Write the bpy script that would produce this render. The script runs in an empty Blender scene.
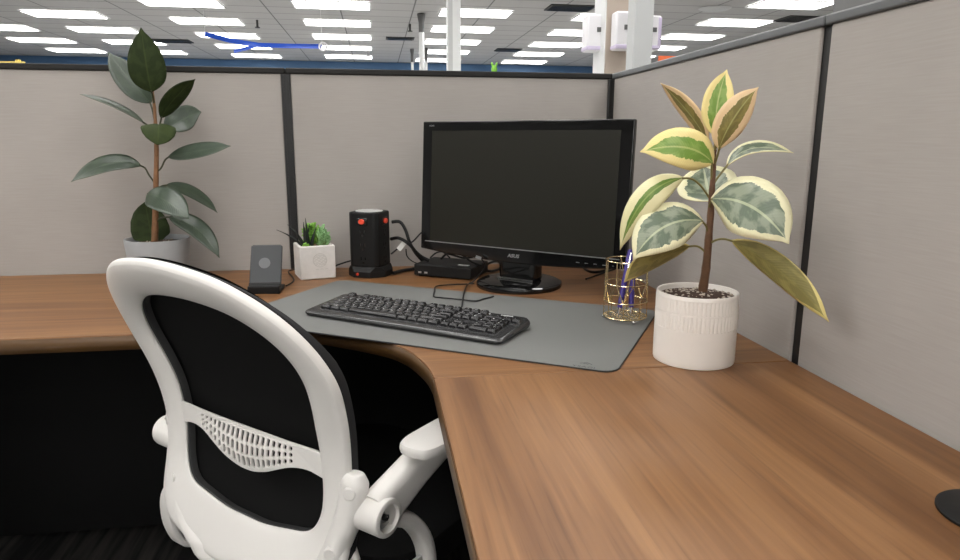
import bpy, bmesh, math, random
from mathutils import Vector, Matrix, noise
random.seed(7)
sc = bpy.context.scene
COL = sc.collection
# ------------------------------------------------------------------ camera
DZ = 0.74                                   # desk top height
F_PX, YAW, PITCH, ROLL = 680.28, -0.1499, 0.2038, 0.0031
CAM = Vector((-0.6790, -1.9510, DZ + 0.3597))
_fw = Vector((-math.sin(YAW)*math.cos(PITCH), math.cos(YAW)*math.cos(PITCH), -math.sin(PITCH)))
_r0 = Vector((math.cos(YAW), math.sin(YAW), 0)); _u0 = _r0.cross(_fw)
RT = _r0*math.cos(ROLL) + _u0*math.sin(ROLL); UP = _u0*math.cos(ROLL) - _r0*math.sin(ROLL); FW = _fw
cam_d = bpy.data.cameras.new('camera'); cam = bpy.data.objects.new('camera', cam_d); COL.objects.link(cam)
cam.matrix_world = Matrix(((RT.x, UP.x, -FW.x, CAM.x), (RT.y, UP.y, -FW.y, CAM.y), (RT.z, UP.z, -FW.z, CAM.z), (0, 0, 0, 1)))
cam_d.sensor_width = 36; cam_d.lens = F_PX/960*36; cam_d.clip_start = 0.02; cam_d.clip_end = 100
sc.camera = cam
# ------------------------------------------------------------------ world, exposure
wd = bpy.data.worlds.new('world'); sc.world = wd; wd.use_nodes = True
wd.node_tree.nodes['Background'].inputs[0].default_value = (0.8, 0.85, 0.9, 1)
wd.node_tree.nodes['Background'].inputs[1].default_value = 0.15
sc.view_settings.view_transform = 'Standard'; sc.view_settings.look = 'None'
sc.view_settings.gamma = 1; sc.view_settings.use_curve_mapping = False
sc.view_settings.exposure = 0.62
LAMP = 7.0                                   # radiance of the fluorescent ceiling panels
CEIL = 3.2

# ------------------------------------------------------------------ point helpers
def ray(px, py): return FW + RT*((px-480)/F_PX) - UP*((py-280)/F_PX)
def A(px, py, d): return CAM + ray(px, py)*d                 # point at a depth
def D(px, py, z=0.0):                                        # point on a level plane z above the desk
    r = ray(px, py); return CAM + r*((DZ+z-CAM.z)/r.z)
def PY(px, py, Y):
    r = ray(px, py); return CAM + r*((Y-CAM.y)/r.y)

# ------------------------------------------------------------------ materials
def nodes(name):
    m = bpy.data.materials.new(name); m.use_nodes = True
    nt = m.node_tree; return m, nt, nt.nodes['Principled BSDF']
def srgb(r, g, b):
    f = lambda c: (c/255/12.92 if c/255 <= .04045 else ((c/255+.055)/1.055)**2.4)
    return (f(r), f(g), f(b), 1)
def mat(name, col, rough=.5, metal=0, spec=.5, noise_amt=0, noise_scale=40, bump=0, coat=0, sheen=0):
    m, nt, b = nodes(name)
    b.inputs['Base Color'].default_value = col; b.inputs['Roughness'].default_value = rough
    b.inputs['Metallic'].default_value = metal; b.inputs['Specular IOR Level'].default_value = spec
    b.inputs['Coat Weight'].default_value = coat; b.inputs['Coat Roughness'].default_value = .05
    b.inputs['Sheen Weight'].default_value = sheen
    if noise_amt or bump:
        tc = nt.nodes.new('ShaderNodeTexCoord'); n = nt.nodes.new('ShaderNodeTexNoise')
        n.inputs['Scale'].default_value = noise_scale; n.inputs['Detail'].default_value = 4
        nt.links.new(tc.outputs['Object'], n.inputs['Vector'])
        if noise_amt:
            mx = nt.nodes.new('ShaderNodeMix'); mx.data_type = 'RGBA'
            mx.inputs[6].default_value = tuple(c*(1-noise_amt) for c in col[:3])+(1,)
            mx.inputs[7].default_value = tuple(min(1, c*(1+noise_amt)) for c in col[:3])+(1,)
            nt.links.new(n.outputs['Fac'], mx.inputs[0]); nt.links.new(mx.outputs[2], b.inputs['Base Color'])
        if bump:
            bp = nt.nodes.new('ShaderNodeBump'); bp.inputs['Strength'].default_value = bump; bp.inputs['Distance'].default_value = .002
            nt.links.new(n.outputs['Fac'], bp.inputs['Height']); nt.links.new(bp.outputs['Normal'], b.inputs['Normal'])
    return m
def N(nt, typ, **kw):
    n = nt.nodes.new(typ)
    for k, v in kw.items():
        if isinstance(k, str) and hasattr(n, k): setattr(n, k, v)
    return n
def ramp(nt, stops):
    r = nt.nodes.new('ShaderNodeValToRGB'); e = r.color_ramp.elements
    while len(e) < len(stops): e.new(.5)
    for el, (p, c) in zip(e, stops): el.position = p; el.color = c
    return r
def wood(name, along):
    m, nt, b = nodes(name)
    tc = N(nt, 'ShaderNodeTexCoord'); L = nt.links.new
    def mp(scale):
        x = N(nt, 'ShaderNodeMapping'); x.inputs['Scale'].default_value = scale if along == 'x' else (scale[1], scale[0], scale[2])
        L(tc.outputs['Object'], x.inputs['Vector']); return x
    m1 = mp((1.3, 20, 1)); n1 = N(nt, 'ShaderNodeTexNoise'); n1.inputs['Scale'].default_value = 1.0; n1.inputs['Detail'].default_value = 6; n1.inputs['Distortion'].default_value = .9
    L(m1.outputs[0], n1.inputs['Vector'])
    m2 = mp((5, 180, 1)); n2 = N(nt, 'ShaderNodeTexNoise'); n2.inputs['Scale'].default_value = 1.0; n2.inputs['Detail'].default_value = 3
    L(m2.outputs[0], n2.inputs['Vector'])
    r1 = ramp(nt, [(.28, (.124, .051, .016, 1)), (.48, (.192, .087, .031, 1)), (.72, (.264, .131, .052, 1))])
    L(n1.outputs['Fac'], r1.inputs[0])
    r2 = ramp(nt, [(.30, (.70, .67, .64, 1)), (.42, (.93, .92, .91, 1)), (.58, (1, 1, 1, 1)), (.70, (1.12, 1.12, 1.13, 1))]); L(n2.outputs['Fac'], r2.inputs[0])
    mx = N(nt, 'ShaderNodeMix'); mx.data_type = 'RGBA'; mx.blend_type = 'MULTIPLY'; mx.inputs[0].default_value = .85
    L(r1.outputs[0], mx.inputs[6]); L(r2.outputs[0], mx.inputs[7]); L(mx.outputs[2], b.inputs['Base Color'])
    b.inputs['Roughness'].default_value = .42; b.inputs['Specular IOR Level'].default_value = .45
    return m
def fabric(name, c):
    m, nt, b = nodes(name); L = nt.links.new
    tc = N(nt, 'ShaderNodeTexCoord'); mp = N(nt, 'ShaderNodeMapping'); mp.inputs['Scale'].default_value = (14, 14, 420)
    L(tc.outputs['Object'], mp.inputs['Vector'])
    n = N(nt, 'ShaderNodeTexNoise'); n.inputs['Scale'].default_value = 1; n.inputs['Detail'].default_value = 3; L(mp.outputs[0], n.inputs['Vector'])
    n2 = N(nt, 'ShaderNodeTexNoise'); n2.inputs['Scale'].default_value = 5; n2.inputs['Detail'].default_value = 3; L(tc.outputs['Object'], n2.inputs['Vector'])
    ad = N(nt, 'ShaderNodeMath'); ad.operation = 'ADD'; L(n.outputs['Fac'], ad.inputs[0]); L(n2.outputs['Fac'], ad.inputs[1])
    r = ramp(nt, [(.3, tuple(x*.93 for x in c[:3])+(1,)), (.7, tuple(x*1.07 for x in c[:3])+(1,))])
    hf = N(nt, 'ShaderNodeMath'); hf.operation = 'MULTIPLY'; hf.inputs[1].default_value = .5; L(ad.outputs[0], hf.inputs[0])
    L(hf.outputs[0], r.inputs[0]); L(r.outputs[0], b.inputs['Base Color'])
    bp = N(nt, 'ShaderNodeBump'); bp.inputs['Strength'].default_value = .12; bp.inputs['Distance'].default_value = .0006
    L(n.outputs['Fac'], bp.inputs['Height']); L(bp.outputs[0], b.inputs['Normal'])
    b.inputs['Roughness'].default_value = .9; b.inputs['Specular IOR Level'].default_value = .2
    return m
def emis(name, c, s):
    m, nt, b = nodes(name)
    b.inputs['Base Color'].default_value = (.9, .9, .9, 1); b.inputs['Emission Color'].default_value = c; b.inputs['Emission Strength'].default_value = s
    return m
M = {}
M['fabric'] = fabric('partition_fabric', (.368, .342, .318, 1))
M['trim_black'] = mat('trim_black', (.010, .010, .010, 1), .42)
M['cap'] = mat('cap_gunmetal_lit', (.085, .089, .091, 1), .38, spec=.6)  # right cap: lighter grey holds the lamps' reflection in its colour
M['cap_gunmetal_shaded'] = mat('cap_gunmetal_shaded', (.016, .015, .014, 1), .5, spec=.25)  # same cap on the back partition, its unlit look put into the colour
M['wood_x'] = wood('desk_wood_along_back', 'x'); M['wood_y'] = wood('desk_wood_along_side', 'y')
M['edge'] = mat('desk_edge_band', (.085, .040, .010, 1), .45, noise_amt=.12, noise_scale=14)
M['black_lam'] = mat('black_laminate_and_shade', (.003, .003, .003, 1), .7, spec=.2)  # desk supports, and the near-black of the painted under-desk shade
def carpet_mat():
    m, nt, b = nodes('dark_striped_carpet'); L = nt.links.new
    tc = N(nt, 'ShaderNodeTexCoord'); mp = N(nt, 'ShaderNodeMapping'); mp.inputs['Rotation'].default_value = (0, 0, .5); mp.inputs['Scale'].default_value = (38, 2.2, 1)
    L(tc.outputs['Object'], mp.inputs['Vector']); n = N(nt, 'ShaderNodeTexNoise'); n.inputs['Scale'].default_value = 1; n.inputs['Detail'].default_value = 4; L(mp.outputs[0], n.inputs['Vector'])
    r = ramp(nt, [(.42, (.010, .010, .010, 1)), (.64, (.034, .032, .029, 1))]); L(n.outputs['Fac'], r.inputs[0]); L(r.outputs[0], b.inputs['Base Color'])
    b.inputs['Roughness'].default_value = .95; b.inputs['Specular IOR Level'].default_value = .1; return m
M['carpet'] = carpet_mat()
M['vinyl'] = mat('pale_vinyl_floor', (.52, .51, .49, 1), .45, noise_amt=.05, noise_scale=8)
M['mat'] = mat('mat_grey', (.142, .144, .138, 1), .62, noise_amt=.04, noise_scale=300, bump=.05)
M['mat_edge'] = mat('mat_edge', (.03, .03, .03, 1), .7)
M['mat_logo'] = mat('mat_logo', (.045, .045, .043, 1), .7)
M['chair'] = mat('chair_white_plastic', (.72, .695, .665, 1), .33, spec=.45)
M['chair_grey'] = mat('chair_recess_grey', (.42, .42, .41, 1), .4)
M['mesh'] = mat('chair_black_mesh', (.0045, .0045, .0045, 1), .85, spec=.15, noise_amt=.5, noise_scale=900, bump=.3)
M['rim'] = mat('chair_black_rim', (.016, .016, .017, 1), .7, spec=.3, noise_amt=.3, noise_scale=600, bump=.2)
M['top_silver'] = mat('brushed_silver', (.70, .70, .70, 1), .35, metal=.3)
M['inner_ring'] = mat('inner_ring_grey', (.040, .040, .040, 1), .5)
M['steel'] = mat('steel', (.45, .45, .45, 1), .3, metal=1)
M['screw'] = mat('dark_steel', (.10, .10, .10, 1), .3, metal=1)
M['gloss'] = mat('gloss_black', (.006, .006, .006, 1), .07, spec=.55, noise_amt=.1)
M['screen'] = mat('screen', (.016, .0155, .0115, 1), .38, spec=.28)
M['matte'] = mat('matte_black', (.006, .006, .006, 1), .5, spec=.3, noise_amt=.1, noise_scale=200)
M['kb'] = mat('keyboard_body', (.022, .022, .023, 1), .24, spec=.75)
M['key'] = mat('key_black', (.011, .011, .012, 1), .24, spec=.65)
M['legend'] = mat('legend_white', (.75, .75, .75, 1), .6)
M['silver'] = mat('silver_line', (.55, .56, .57, 1), .3, metal=.9)
M['charger'] = mat('charger_grey', (.040, .043, .046, 1), .5, spec=.4)
M['charger_ring'] = mat('charger_ring', (.11, .115, .12, 1), .45)
M['red'] = mat('red_button', (.62, .06, .03, 1), .35)
M['red'].node_tree.nodes['Principled BSDF'].inputs['Emission Color'].default_value = (1, .08, .03, 1)
M['red'].node_tree.nodes['Principled BSDF'].inputs['Emission Strength'].default_value = .08
M['gold'] = mat('gold_wire', (.80, .66, .40, 1), .2, metal=1)
M['pen'] = mat('pen_purple', (.045, .025, .22, 1), .3)
M['chrome'] = mat('chrome', (.8, .8, .8, 1), .12, metal=1)
M['pot_white'] = mat('pot_white_ceramic', (.80, .755, .70, 1), .42, noise_amt=.02)
M['pot_grey'] = mat('pot_grey_ceramic', (.34, .355, .365, 1), .55, noise_amt=.05, noise_scale=60)
M['cube'] = mat('cube_concrete', (.66, .63, .60, 1), .8, noise_amt=.10, noise_scale=70, bump=.3)
M['cube_emboss'] = mat('cube_emboss', (.52, .49, .46, 1), .85, noise_amt=.2, noise_scale=160)
M['soil'] = mat('soil', (.045, .020, .010, 1), .95, noise_amt=.9, noise_scale=180, bump=1)
M['bark'] = mat('perlite_speck', (.42, .37, .31, 1), .9, noise_amt=.6, noise_scale=60)
M['cork'] = mat('cork', (.36, .22, .11, 1), .9, noise_amt=.3, noise_scale=300)
M['stem_brown'] = mat('stem_brown', (.125, .062, .030, 1), .6, noise_amt=.35, noise_scale=90)
M['stem_tan'] = mat('stem_tan', (.22, .105, .045, 1), .6, noise_amt=.35, noise_scale=90)
M['petiole'] = mat('petiole_green', (.20, .17, .055, 1), .5)
M['petiole_dark'] = mat('petiole_dark', (.040, .042, .018, 1), .5)
M['succ_green'] = mat('succulent_green', (.17, .36, .05, 1), .5, noise_amt=.35, noise_scale=120)
M['succ_pale'] = mat('succulent_pale', (.22, .40, .17, 1), .5, noise_amt=.25, noise_scale=120)
M['succ_dark'] = mat('succulent_dark', (.010, .014, .012, 1), .4)
M['white_plastic'] = mat('white_plastic', (.82, .81, .84, 1), .35)
M['lilac'] = mat('lilac_plastic', (.62, .55, .72, 1), .35)
M['paper'] = mat('white_label', (.72, .72, .70, 1), .6)
M['wall_blue'] = mat('store_wall_blue', (.055, .130, .255, 1), .6)
M['store_wall'] = mat('store_wall', (.75, .75, .74, 1), .8)
M['dark_wall'] = mat('dark_grey_wall', (.12, .12, .12, 1), .7)
M['col_grey'] = mat('column_grey', (.50, .51, .51, 1), .5)
M['col_white'] = mat('column_white', (.72, .73, .73, 1), .5)
M['col_beige'] = mat('column_beige', (.44, .37, .31, 1), .7)
M['vent'] = mat('vent_dark', (.05, .05, .05, 1), .7)
M['blue_tape'] = mat('blue_film', (.015, .09, .62, 1), .3)
M['yellow'] = mat('yellow_board', (.75, .58, .15, 1), .6)
M['lime'] = mat('lime_plastic', (.22, .55, .05, 1), .4)
M['orange'] = mat('orange_sign', (.9, .18, .06, 1), .5)
M['tube'] = emis('lamp_diffuser', (1, .985, .96, 1), LAMP)
M['lamp_frame'] = mat('lamp_frame', (.7, .7, .7, 1), .5)
def ceiling_mat():
    m, nt, b = nodes('ceiling_tiles'); L = nt.links.new
    tc = N(nt, 'ShaderNodeTexCoord'); br = N(nt, 'ShaderNodeTexBrick')
    br.offset = 0; br.inputs['Scale'].default_value = 1; br.inputs['Brick Width'].default_value = 1.2; br.inputs['Row Height'].default_value = .6
    br.inputs['Mortar Size'].default_value = .012; br.inputs['Color1'].default_value = (.46, .455, .45, 1); br.inputs['Color2'].default_value = (.43, .425, .42, 1)
    br.inputs['Mortar'].default_value = (.16, .16, .16, 1)
    L(tc.outputs['Object'], br.inputs['Vector']); L(br.outputs['Color'], b.inputs['Base Color'])
    b.inputs['Roughness'].default_value = .9; return m
M['ceiling'] = ceiling_mat()
def leaf_mat(name, *a, **k):
    M_under[name] = leaf_side(name+'_under', True, *a, **k)
    return leaf_side(name, False, *a, **k)
M_under = {}
def leaf_side(name, is_under, green, green2, rimc, under, under_rim, edge=.62, jag=.5, rough=.35, vein=(.5, .55, .3, 1), plain=False, trans=.15, spec=.5):
    m, nt, b = nodes(name); L = nt.links.new
    uv = N(nt, 'ShaderNodeUVMap'); sep = N(nt, 'ShaderNodeSeparateXYZ'); L(uv.outputs[0], sep.inputs[0])
    def math_(op, a, bb=None, v=None):
        n = N(nt, 'ShaderNodeMath'); n.operation = op
        for i, q in enumerate((a, bb)):
            if q is None: continue
            if isinstance(q, (int, float)): n.inputs[i].default_value = q
            else: L(q, n.inputs[i])
        return n.outputs[0]
    v = math_('ABSOLUTE', math_('SUBTRACT', math_('MULTIPLY', sep.outputs[1], 2.0), 1.0))
    oi = N(nt, 'ShaderNodeObjectInfo')
    rnd = math_('MULTIPLY', oi.outputs['Random'], 37.0)
    side = math_('GREATER_THAN', sep.outputs[1], .5)
    along = math_('SUBTRACT', sep.outputs[0], math_('MULTIPLY', v, .16))
    cb = N(nt, 'ShaderNodeCombineXYZ'); L(math_('MULTIPLY', along, 9.0), cb.inputs[0]); L(math_('MULTIPLY', side, 7.7), cb.inputs[1]); L(rnd, cb.inputs[2])
    nz = N(nt, 'ShaderNodeTexNoise'); nz.inputs['Scale'].default_value = 1.0; nz.inputs['Detail'].default_value = 5; nz.inputs['Roughness'].default_value = .65; L(cb.outputs[0], nz.inputs['Vector'])
    taper = math_('SUBTRACT', 1.0, math_('POWER', math_('ABSOLUTE', math_('SUBTRACT', math_('MULTIPLY', sep.outputs[0], 2.0), .9)), 4.0))
    lim = math_('MULTIPLY', math_('ADD', edge - jag*.5, math_('MULTIPLY', nz.outputs['Fac'], jag)), taper)
    mask = math_('LESS_THAN', v, lim)
    cb2 = N(nt, 'ShaderNodeCombineXYZ'); L(math_('MULTIPLY', along, 5.0), cb2.inputs[0]); L(math_('MULTIPLY', sep.outputs[1], 3.0), cb2.inputs[1]); L(rnd, cb2.inputs[2])
    n2 = N(nt, 'ShaderNodeTexNoise'); n2.inputs['Scale'].default_value = 1.3; n2.inputs['Detail'].default_value = 4; L(cb2.outputs[0], n2.inputs['Vector'])
    def mixc(f, a, c):
        x = N(nt, 'ShaderNodeMix'); x.data_type = 'RGBA'
        for i, q in ((0, f), (6, a), (7, c)):
            if isinstance(q, (tuple, float, int)): x.inputs[i].default_value = q
            else: L(q, x.inputs[i])
        return x.outputs[2]
    sharp = N(nt, 'ShaderNodeMapRange'); sharp.inputs[1].default_value = .46; sharp.inputs[2].default_value = .56; L(n2.outputs['Fac'], sharp.inputs[0])
    g = mixc(sharp.outputs[0], green, green2)
    top = g if plain else mixc(mask, rimc, g)
    mid = math_('LESS_THAN', v, .045); top = mixc(math_('MULTIPLY', mid, .6), top, vein)
    if is_under:
        u2 = tuple(min(1, c*1.35) for c in under[:3])+(1,); g2 = mixc(sharp.outputs[0], under, u2)
        col = g2 if plain else mixc(mask, under_rim, g2)
        col = mixc(math_('MULTIPLY', mid, .5), col, vein)
    else: col = top
    L(col, b.inputs['Base Color']); b.inputs['Roughness'].default_value = rough; b.inputs['Specular IOR Level'].default_value = spec
    wv = math_('SINE', math_('MULTIPLY', along, 190.0))
    bp = N(nt, 'ShaderNodeBump'); bp.inputs['Strength'].default_value = .12; bp.inputs['Distance'].default_value = .001; L(wv, bp.inputs['Height']); L(bp.outputs[0], b.inputs['Normal'])
    tr = N(nt, 'ShaderNodeBsdfTranslucent'); L(col, tr.inputs[0])
    ms = N(nt, 'ShaderNodeMixShader'); ms.inputs[0].default_value = trans
    L(b.outputs[0], ms.inputs[1]); L(tr.outputs[0], ms.inputs[2]); L(ms.outputs[0], nt.nodes['Material Output'].inputs[0])
    return m
M['leaf_young'] = leaf_mat('variegated_leaf_young', (.17, .30, .045, 1), (.25, .37, .08, 1), (.84, .70, .30, 1), (.235, .195, .060, 1), (.88, .65, .38, 1), edge=.52, jag=.5, vein=(.6, .6, .25, 1), trans=.12)
M['leaf_mature'] = leaf_mat('variegated_leaf_mature', (.125, .165, .11, 1), (.27, .31, .22, 1), (.80, .76, .50, 1), (.19, .16, .045, 1), (.66, .55, .20, 1), edge=.72, jag=.5, vein=(.62, .66, .42, 1), rough=.3, trans=.1)
M['leaf_olive'] = leaf_mat('variegated_leaf_underside', (.15, .15, .040, 1), (.24, .19, .06, 1), (.62, .52, .18, 1), (.235, .205, .065, 1), (.66, .55, .20, 1), edge=.93, jag=.1, vein=(.3, .27, .08, 1), rough=.45, trans=.1)
M['leaf_stripe'] = leaf_mat('variegated_leaf_stripe', (.11, .21, .03, 1), (.17, .26, .05, 1), (.80, .75, .44, 1), (.16, .19, .04, 1), (.74, .66, .34, 1), edge=.30, jag=.28, vein=(.35, .45, .12, 1), trans=.12)
M['leaf_dark'] = leaf_mat('rubber_leaf_dark', (.030, .047, .029, 1), (.040, .060, .036, 1), (0, 0, 0, 1), (.030, .042, .012, 1), (0, 0, 0, 1), plain=True, rough=.30, vein=(.06, .09, .05, 1), trans=.03, spec=.6)
M['leaf_matte'] = leaf_mat('rubber_leaf_underside', (.028, .042, .012, 1), (.034, .048, .014, 1), (0, 0, 0, 1), (.020, .030, .009, 1), (0, 0, 0, 1), plain=True, rough=.6, vein=(.05, .07, .02, 1), trans=.03, spec=.12)

# ------------------------------------------------------------------ object helpers
def link(name, me, mats, parent=None, smooth=True, bevel=0, seg=2, angle=35):
    o = bpy.data.objects.new(name, me); COL.objects.link(o)
    for m in (mats if isinstance(mats, (list, tuple)) else [mats]): me.materials.append(M[m] if isinstance(m, str) else m)
    if smooth:
        for p in me.polygons: p.use_smooth = True
        try: me.set_sharp_from_angle(angle=math.radians(40))
        except Exception: pass
    if parent:
        o.parent = parent
        o.matrix_parent_inverse = parent_inv(parent)
    if bevel:
        b = o.modifiers.new('bevel', 'BEVEL'); b.width = bevel; b.segments = seg; b.limit_method = 'ANGLE'; b.angle_limit = math.radians(angle)
    return o
def parent_inv(p):
    m = Matrix.LocRotScale(p.location, p.rotation_euler, p.scale)
    if p.parent: return Matrix()            # parts are built in world coordinates: only the thing's own empty is offset
    return m.inverted()
def tag(o, label, cat, group=None, kind=None):
    o['label'] = label
    if cat: o['category'] = cat
    if group: o['group'] = group
    if kind: o['kind'] = kind
    return o
def thing(name, label, cat, loc, group=None):
    o = bpy.data.objects.new(name, None); COL.objects.link(o); o.location = loc; o.empty_display_size = .02
    return tag(o, label, cat, group)
def fin(bm, name, mats, parent=None, **kw):
    bmesh.ops.recalc_face_normals(bm, faces=bm.faces) if kw.pop('recalc', True) else None
    me = bpy.data.meshes.new(name); bm.to_mesh(me); bm.free()
    return link(name, me, mats, parent, **kw)
def struct(o): o['kind'] = 'structure'; return o
def XF(loc=(0, 0, 0), rz=0, rx=0, ry=0):
    return Matrix.Translation(Vector(loc)) @ Matrix.Rotation(rz, 4, 'Z') @ Matrix.Rotation(ry, 4, 'Y') @ Matrix.Rotation(rx, 4, 'X')
def box(bm, c, s, mx=None, mi=0):
    r = bmesh.ops.create_cube(bm, size=1); vs = r['verts']
    T = Matrix.Translation(Vector(c)) @ Matrix.Diagonal((s[0], s[1], s[2], 1))
    if mx is not None: T = mx @ T
    bmesh.ops.transform(bm, matrix=T, verts=vs)
    if mi:
        for f in {f for v in vs for f in v.link_faces}: f.material_index = mi
    return vs
def prism(bm, pts, z0, z1, mx=None, mi=0):
    mx = mx or Matrix()
    lo = [bm.verts.new(mx @ Vector((x, y, z0))) for x, y in pts]; hi = [bm.verts.new(mx @ Vector((x, y, z1))) for x, y in pts]
    n = len(pts); fs = [bm.faces.new(lo[::-1]), bm.faces.new(hi)]
    for i in range(n): fs.append(bm.faces.new((lo[i], lo[(i+1) % n], hi[(i+1) % n], hi[i])))
    for f in fs: f.material_index = mi
    return fs
def lathe(bm, prof, mx=None, seg=48, cap=True, mi=0):
    mx = mx or Matrix(); rings = []
    for r, z in prof:
        rings.append([bm.verts.new(mx @ Vector((r*math.cos(2*math.pi*i/seg), r*math.sin(2*math.pi*i/seg), z))) for i in range(seg)])
    for a, b in zip(rings, rings[1:]):
        for i in range(seg):
            f = bm.faces.new((a[i], a[(i+1) % seg], b[(i+1) % seg], b[i])); f.material_index = mi
    if cap:
        for rr in (rings[0][::-1], rings[-1]):
            f = bm.faces.new(rr); f.material_index = mi
    return rings
def frames(pts, closed=False):
    n = len(pts); out = []; prev = None
    for i in range(n):
        t = (pts[(i+1) % n]-pts[i-1]) if closed else (pts[min(i+1, n-1)]-pts[max(i-1, 0)])
        t.normalize()
        if prev is None:
            h = Vector((0, 0, 1)) if abs(t.z) < .9 else Vector((1, 0, 0)); a = t.cross(h).normalized()
        else:
            a = (prev - t*prev.dot(t)).normalized()
        prev = a; out.append((t, a, t.cross(a)))
    return out
def tube(bm, pts, r, seg=8, mi=0, closed=False):
    pts = [Vector(p) for p in pts]; n = len(pts); rs = r if isinstance(r, (list, tuple)) else [r]*n
    rings = []
    for p, (t, a, b), rr in zip(pts, frames(pts, closed), rs):
        rings.append([bm.verts.new(p + (a*math.cos(2*math.pi*k/seg) + b*math.sin(2*math.pi*k/seg))*rr) for k in range(seg)])
    rng = range(n if closed else n-1)
    for i in rng:
        A_, B_ = rings[i], rings[(i+1) % n]
        for k in range(seg):
            f = bm.faces.new((A_[k], A_[(k+1) % seg], B_[(k+1) % seg], B_[k])); f.material_index = mi
    if not closed:
        bm.faces.new(rings[0][::-1]); bm.faces.new(rings[-1])
def crom(pts, n=6, closed=False):
    P = [Vector(p) for p in pts]; out = []; L = len(P)
    for i in range(L if closed else L-1):
        if closed: p0, p1, p2, p3 = P[i-1], P[i], P[(i+1) % L], P[(i+2) % L]
        else: p0, p1, p2, p3 = P[max(i-1, 0)], P[i], P[i+1], P[min(i+2, L-1)]
        for k in range(n):
            t = k/n
            out.append(.5*((2*p1)+(p2-p0)*t+(2*p0-5*p1+4*p2-p3)*t*t+(3*p1-p0-3*p2+p3)*t**3))
    if not closed: out.append(P[-1].copy())
    return out
def rrect(w, h, r, n=5, cx=0, cy=0):
    out = []
    for sx, sy, a0 in ((1, 1, 0), (-1, 1, 90), (-1, -1, 180), (1, -1, 270)):
        for k in range(n+1):
            a = math.radians(a0+90*k/n); out.append((cx+sx*(w/2-r)+r*math.cos(a), cy+sy*(h/2-r)+r*math.sin(a)))
    return out
def sweep(bm, pts, wdirs, w, h, r=.35, seg=3, mi=0):
    """rounded-rectangle bar: pts along, wdirs the width direction at each point, w / h lists or numbers"""
    P = [Vector(p) for p in pts]; n = len(P); rings = []
    for i in range(n):
        t = (P[min(i+1, n-1)]-P[max(i-1, 0)]).normalized()
        wd_ = Vector(wdirs[i] if isinstance(wdirs, list) else wdirs); wd_ = (wd_-t*wd_.dot(t)).normalized(); hd = t.cross(wd_)
        ww = w[i] if isinstance(w, (list, tuple)) else w; hh = h[i] if isinstance(h, (list, tuple)) else h
        rr = min(ww, hh)*r
        rings.append([bm.verts.new(P[i]+wd_*x+hd*y) for x, y in rrect(ww, hh, rr, seg)])
    m = len(rings[0])
    for a, b in zip(rings, rings[1:]):
        for k in range(m):
            f = bm.faces.new((a[k], a[(k+1) % m], b[(k+1) % m], b[k])); f.material_index = mi
    for rr in (rings[0][::-1], rings[-1]):
        f = bm.faces.new(rr); f.material_index = mi
def text_mesh(s, size, mx, mat_, name, parent, ext=.0003, bold=0, shear=0, sx=1.0):
    cu = bpy.data.curves.new(name, 'FONT'); cu.body = s; cu.size = size; cu.extrude = ext; cu.align_x = 'CENTER'; cu.align_y = 'CENTER'
    cu.offset = bold; cu.shear = shear; cu.resolution_u = 2
    tmp = bpy.data.objects.new('t', cu); COL.objects.link(tmp)
    dg = bpy.context.evaluated_depsgraph_get(); me = bpy.data.meshes.new_from_object(tmp.evaluated_get(dg))
    bpy.data.objects.remove(tmp); bpy.data.curves.remove(cu)
    me.transform(mx @ Matrix.Diagonal((sx, 1, 1, 1))); me.materials.clear(); me.name = name
    return link(name, me, mat_, parent, smooth=False)
_font_cache = {}
def glyph(s, size):
    if (s, size) not in _font_cache:
        cu = bpy.data.curves.new('g', 'FONT'); cu.body = s; cu.size = size; cu.align_x = 'CENTER'; cu.align_y = 'CENTER'; cu.resolution_u = 1
        tmp = bpy.data.objects.new('t', cu); COL.objects.link(tmp)
        dg = bpy.context.evaluated_depsgraph_get(); me = bpy.data.meshes.new_from_object(tmp.evaluated_get(dg))
        bpy.data.objects.remove(tmp); bpy.data.curves.remove(cu); _font_cache[(s, size)] = me
    return _font_cache[(s, size)]
PI = math.pi
#@@SETTING
# ================================================================== the store
bm = bmesh.new(); box(bm, (-2, 2.5, -.05), (26, 34, .1)); struct(fin(bm, 'floor', 'vinyl', smooth=False))
bm = bmesh.new(); box(bm, (-1.15, -1.15, .001), (2.6, 2.5, .006)); struct(fin(bm, 'floor_carpet', 'carpet', smooth=False))
bm = bmesh.new(); box(bm, (-2, 2.5, CEIL+.06), (26, 34, .1)); struct(fin(bm, 'ceiling', 'ceiling', smooth=False))
bm = bmesh.new(); box(bm, (-2, 18.15, CEIL/2), (26, .1, CEIL)); struct(fin(bm, 'wall_far', 'wall_blue', smooth=False))
bm = bmesh.new(); box(bm, (-14.9, 2.5, CEIL/2), (.1, 31, CEIL)); struct(fin(bm, 'wall_left', 'store_wall', smooth=False))
bm = bmesh.new(); box(bm, (10.9, 2.5, CEIL/2), (.1, 31, CEIL)); struct(fin(bm, 'wall_far_right', 'store_wall', smooth=False))
bm = bmesh.new(); box(bm, (-2, -13.2, CEIL/2), (26, .1, CEIL)); struct(fin(bm, 'wall_behind', 'store_wall', smooth=False))
bm = bmesh.new(); p = A(833.5, 5, 4.0); box(bm, (p.x+.06, p.y-2.5, CEIL/2), (.12, 5.0, CEIL)); struct(fin(bm, 'wall_near_right', 'dark_wall', smooth=False))

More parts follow.
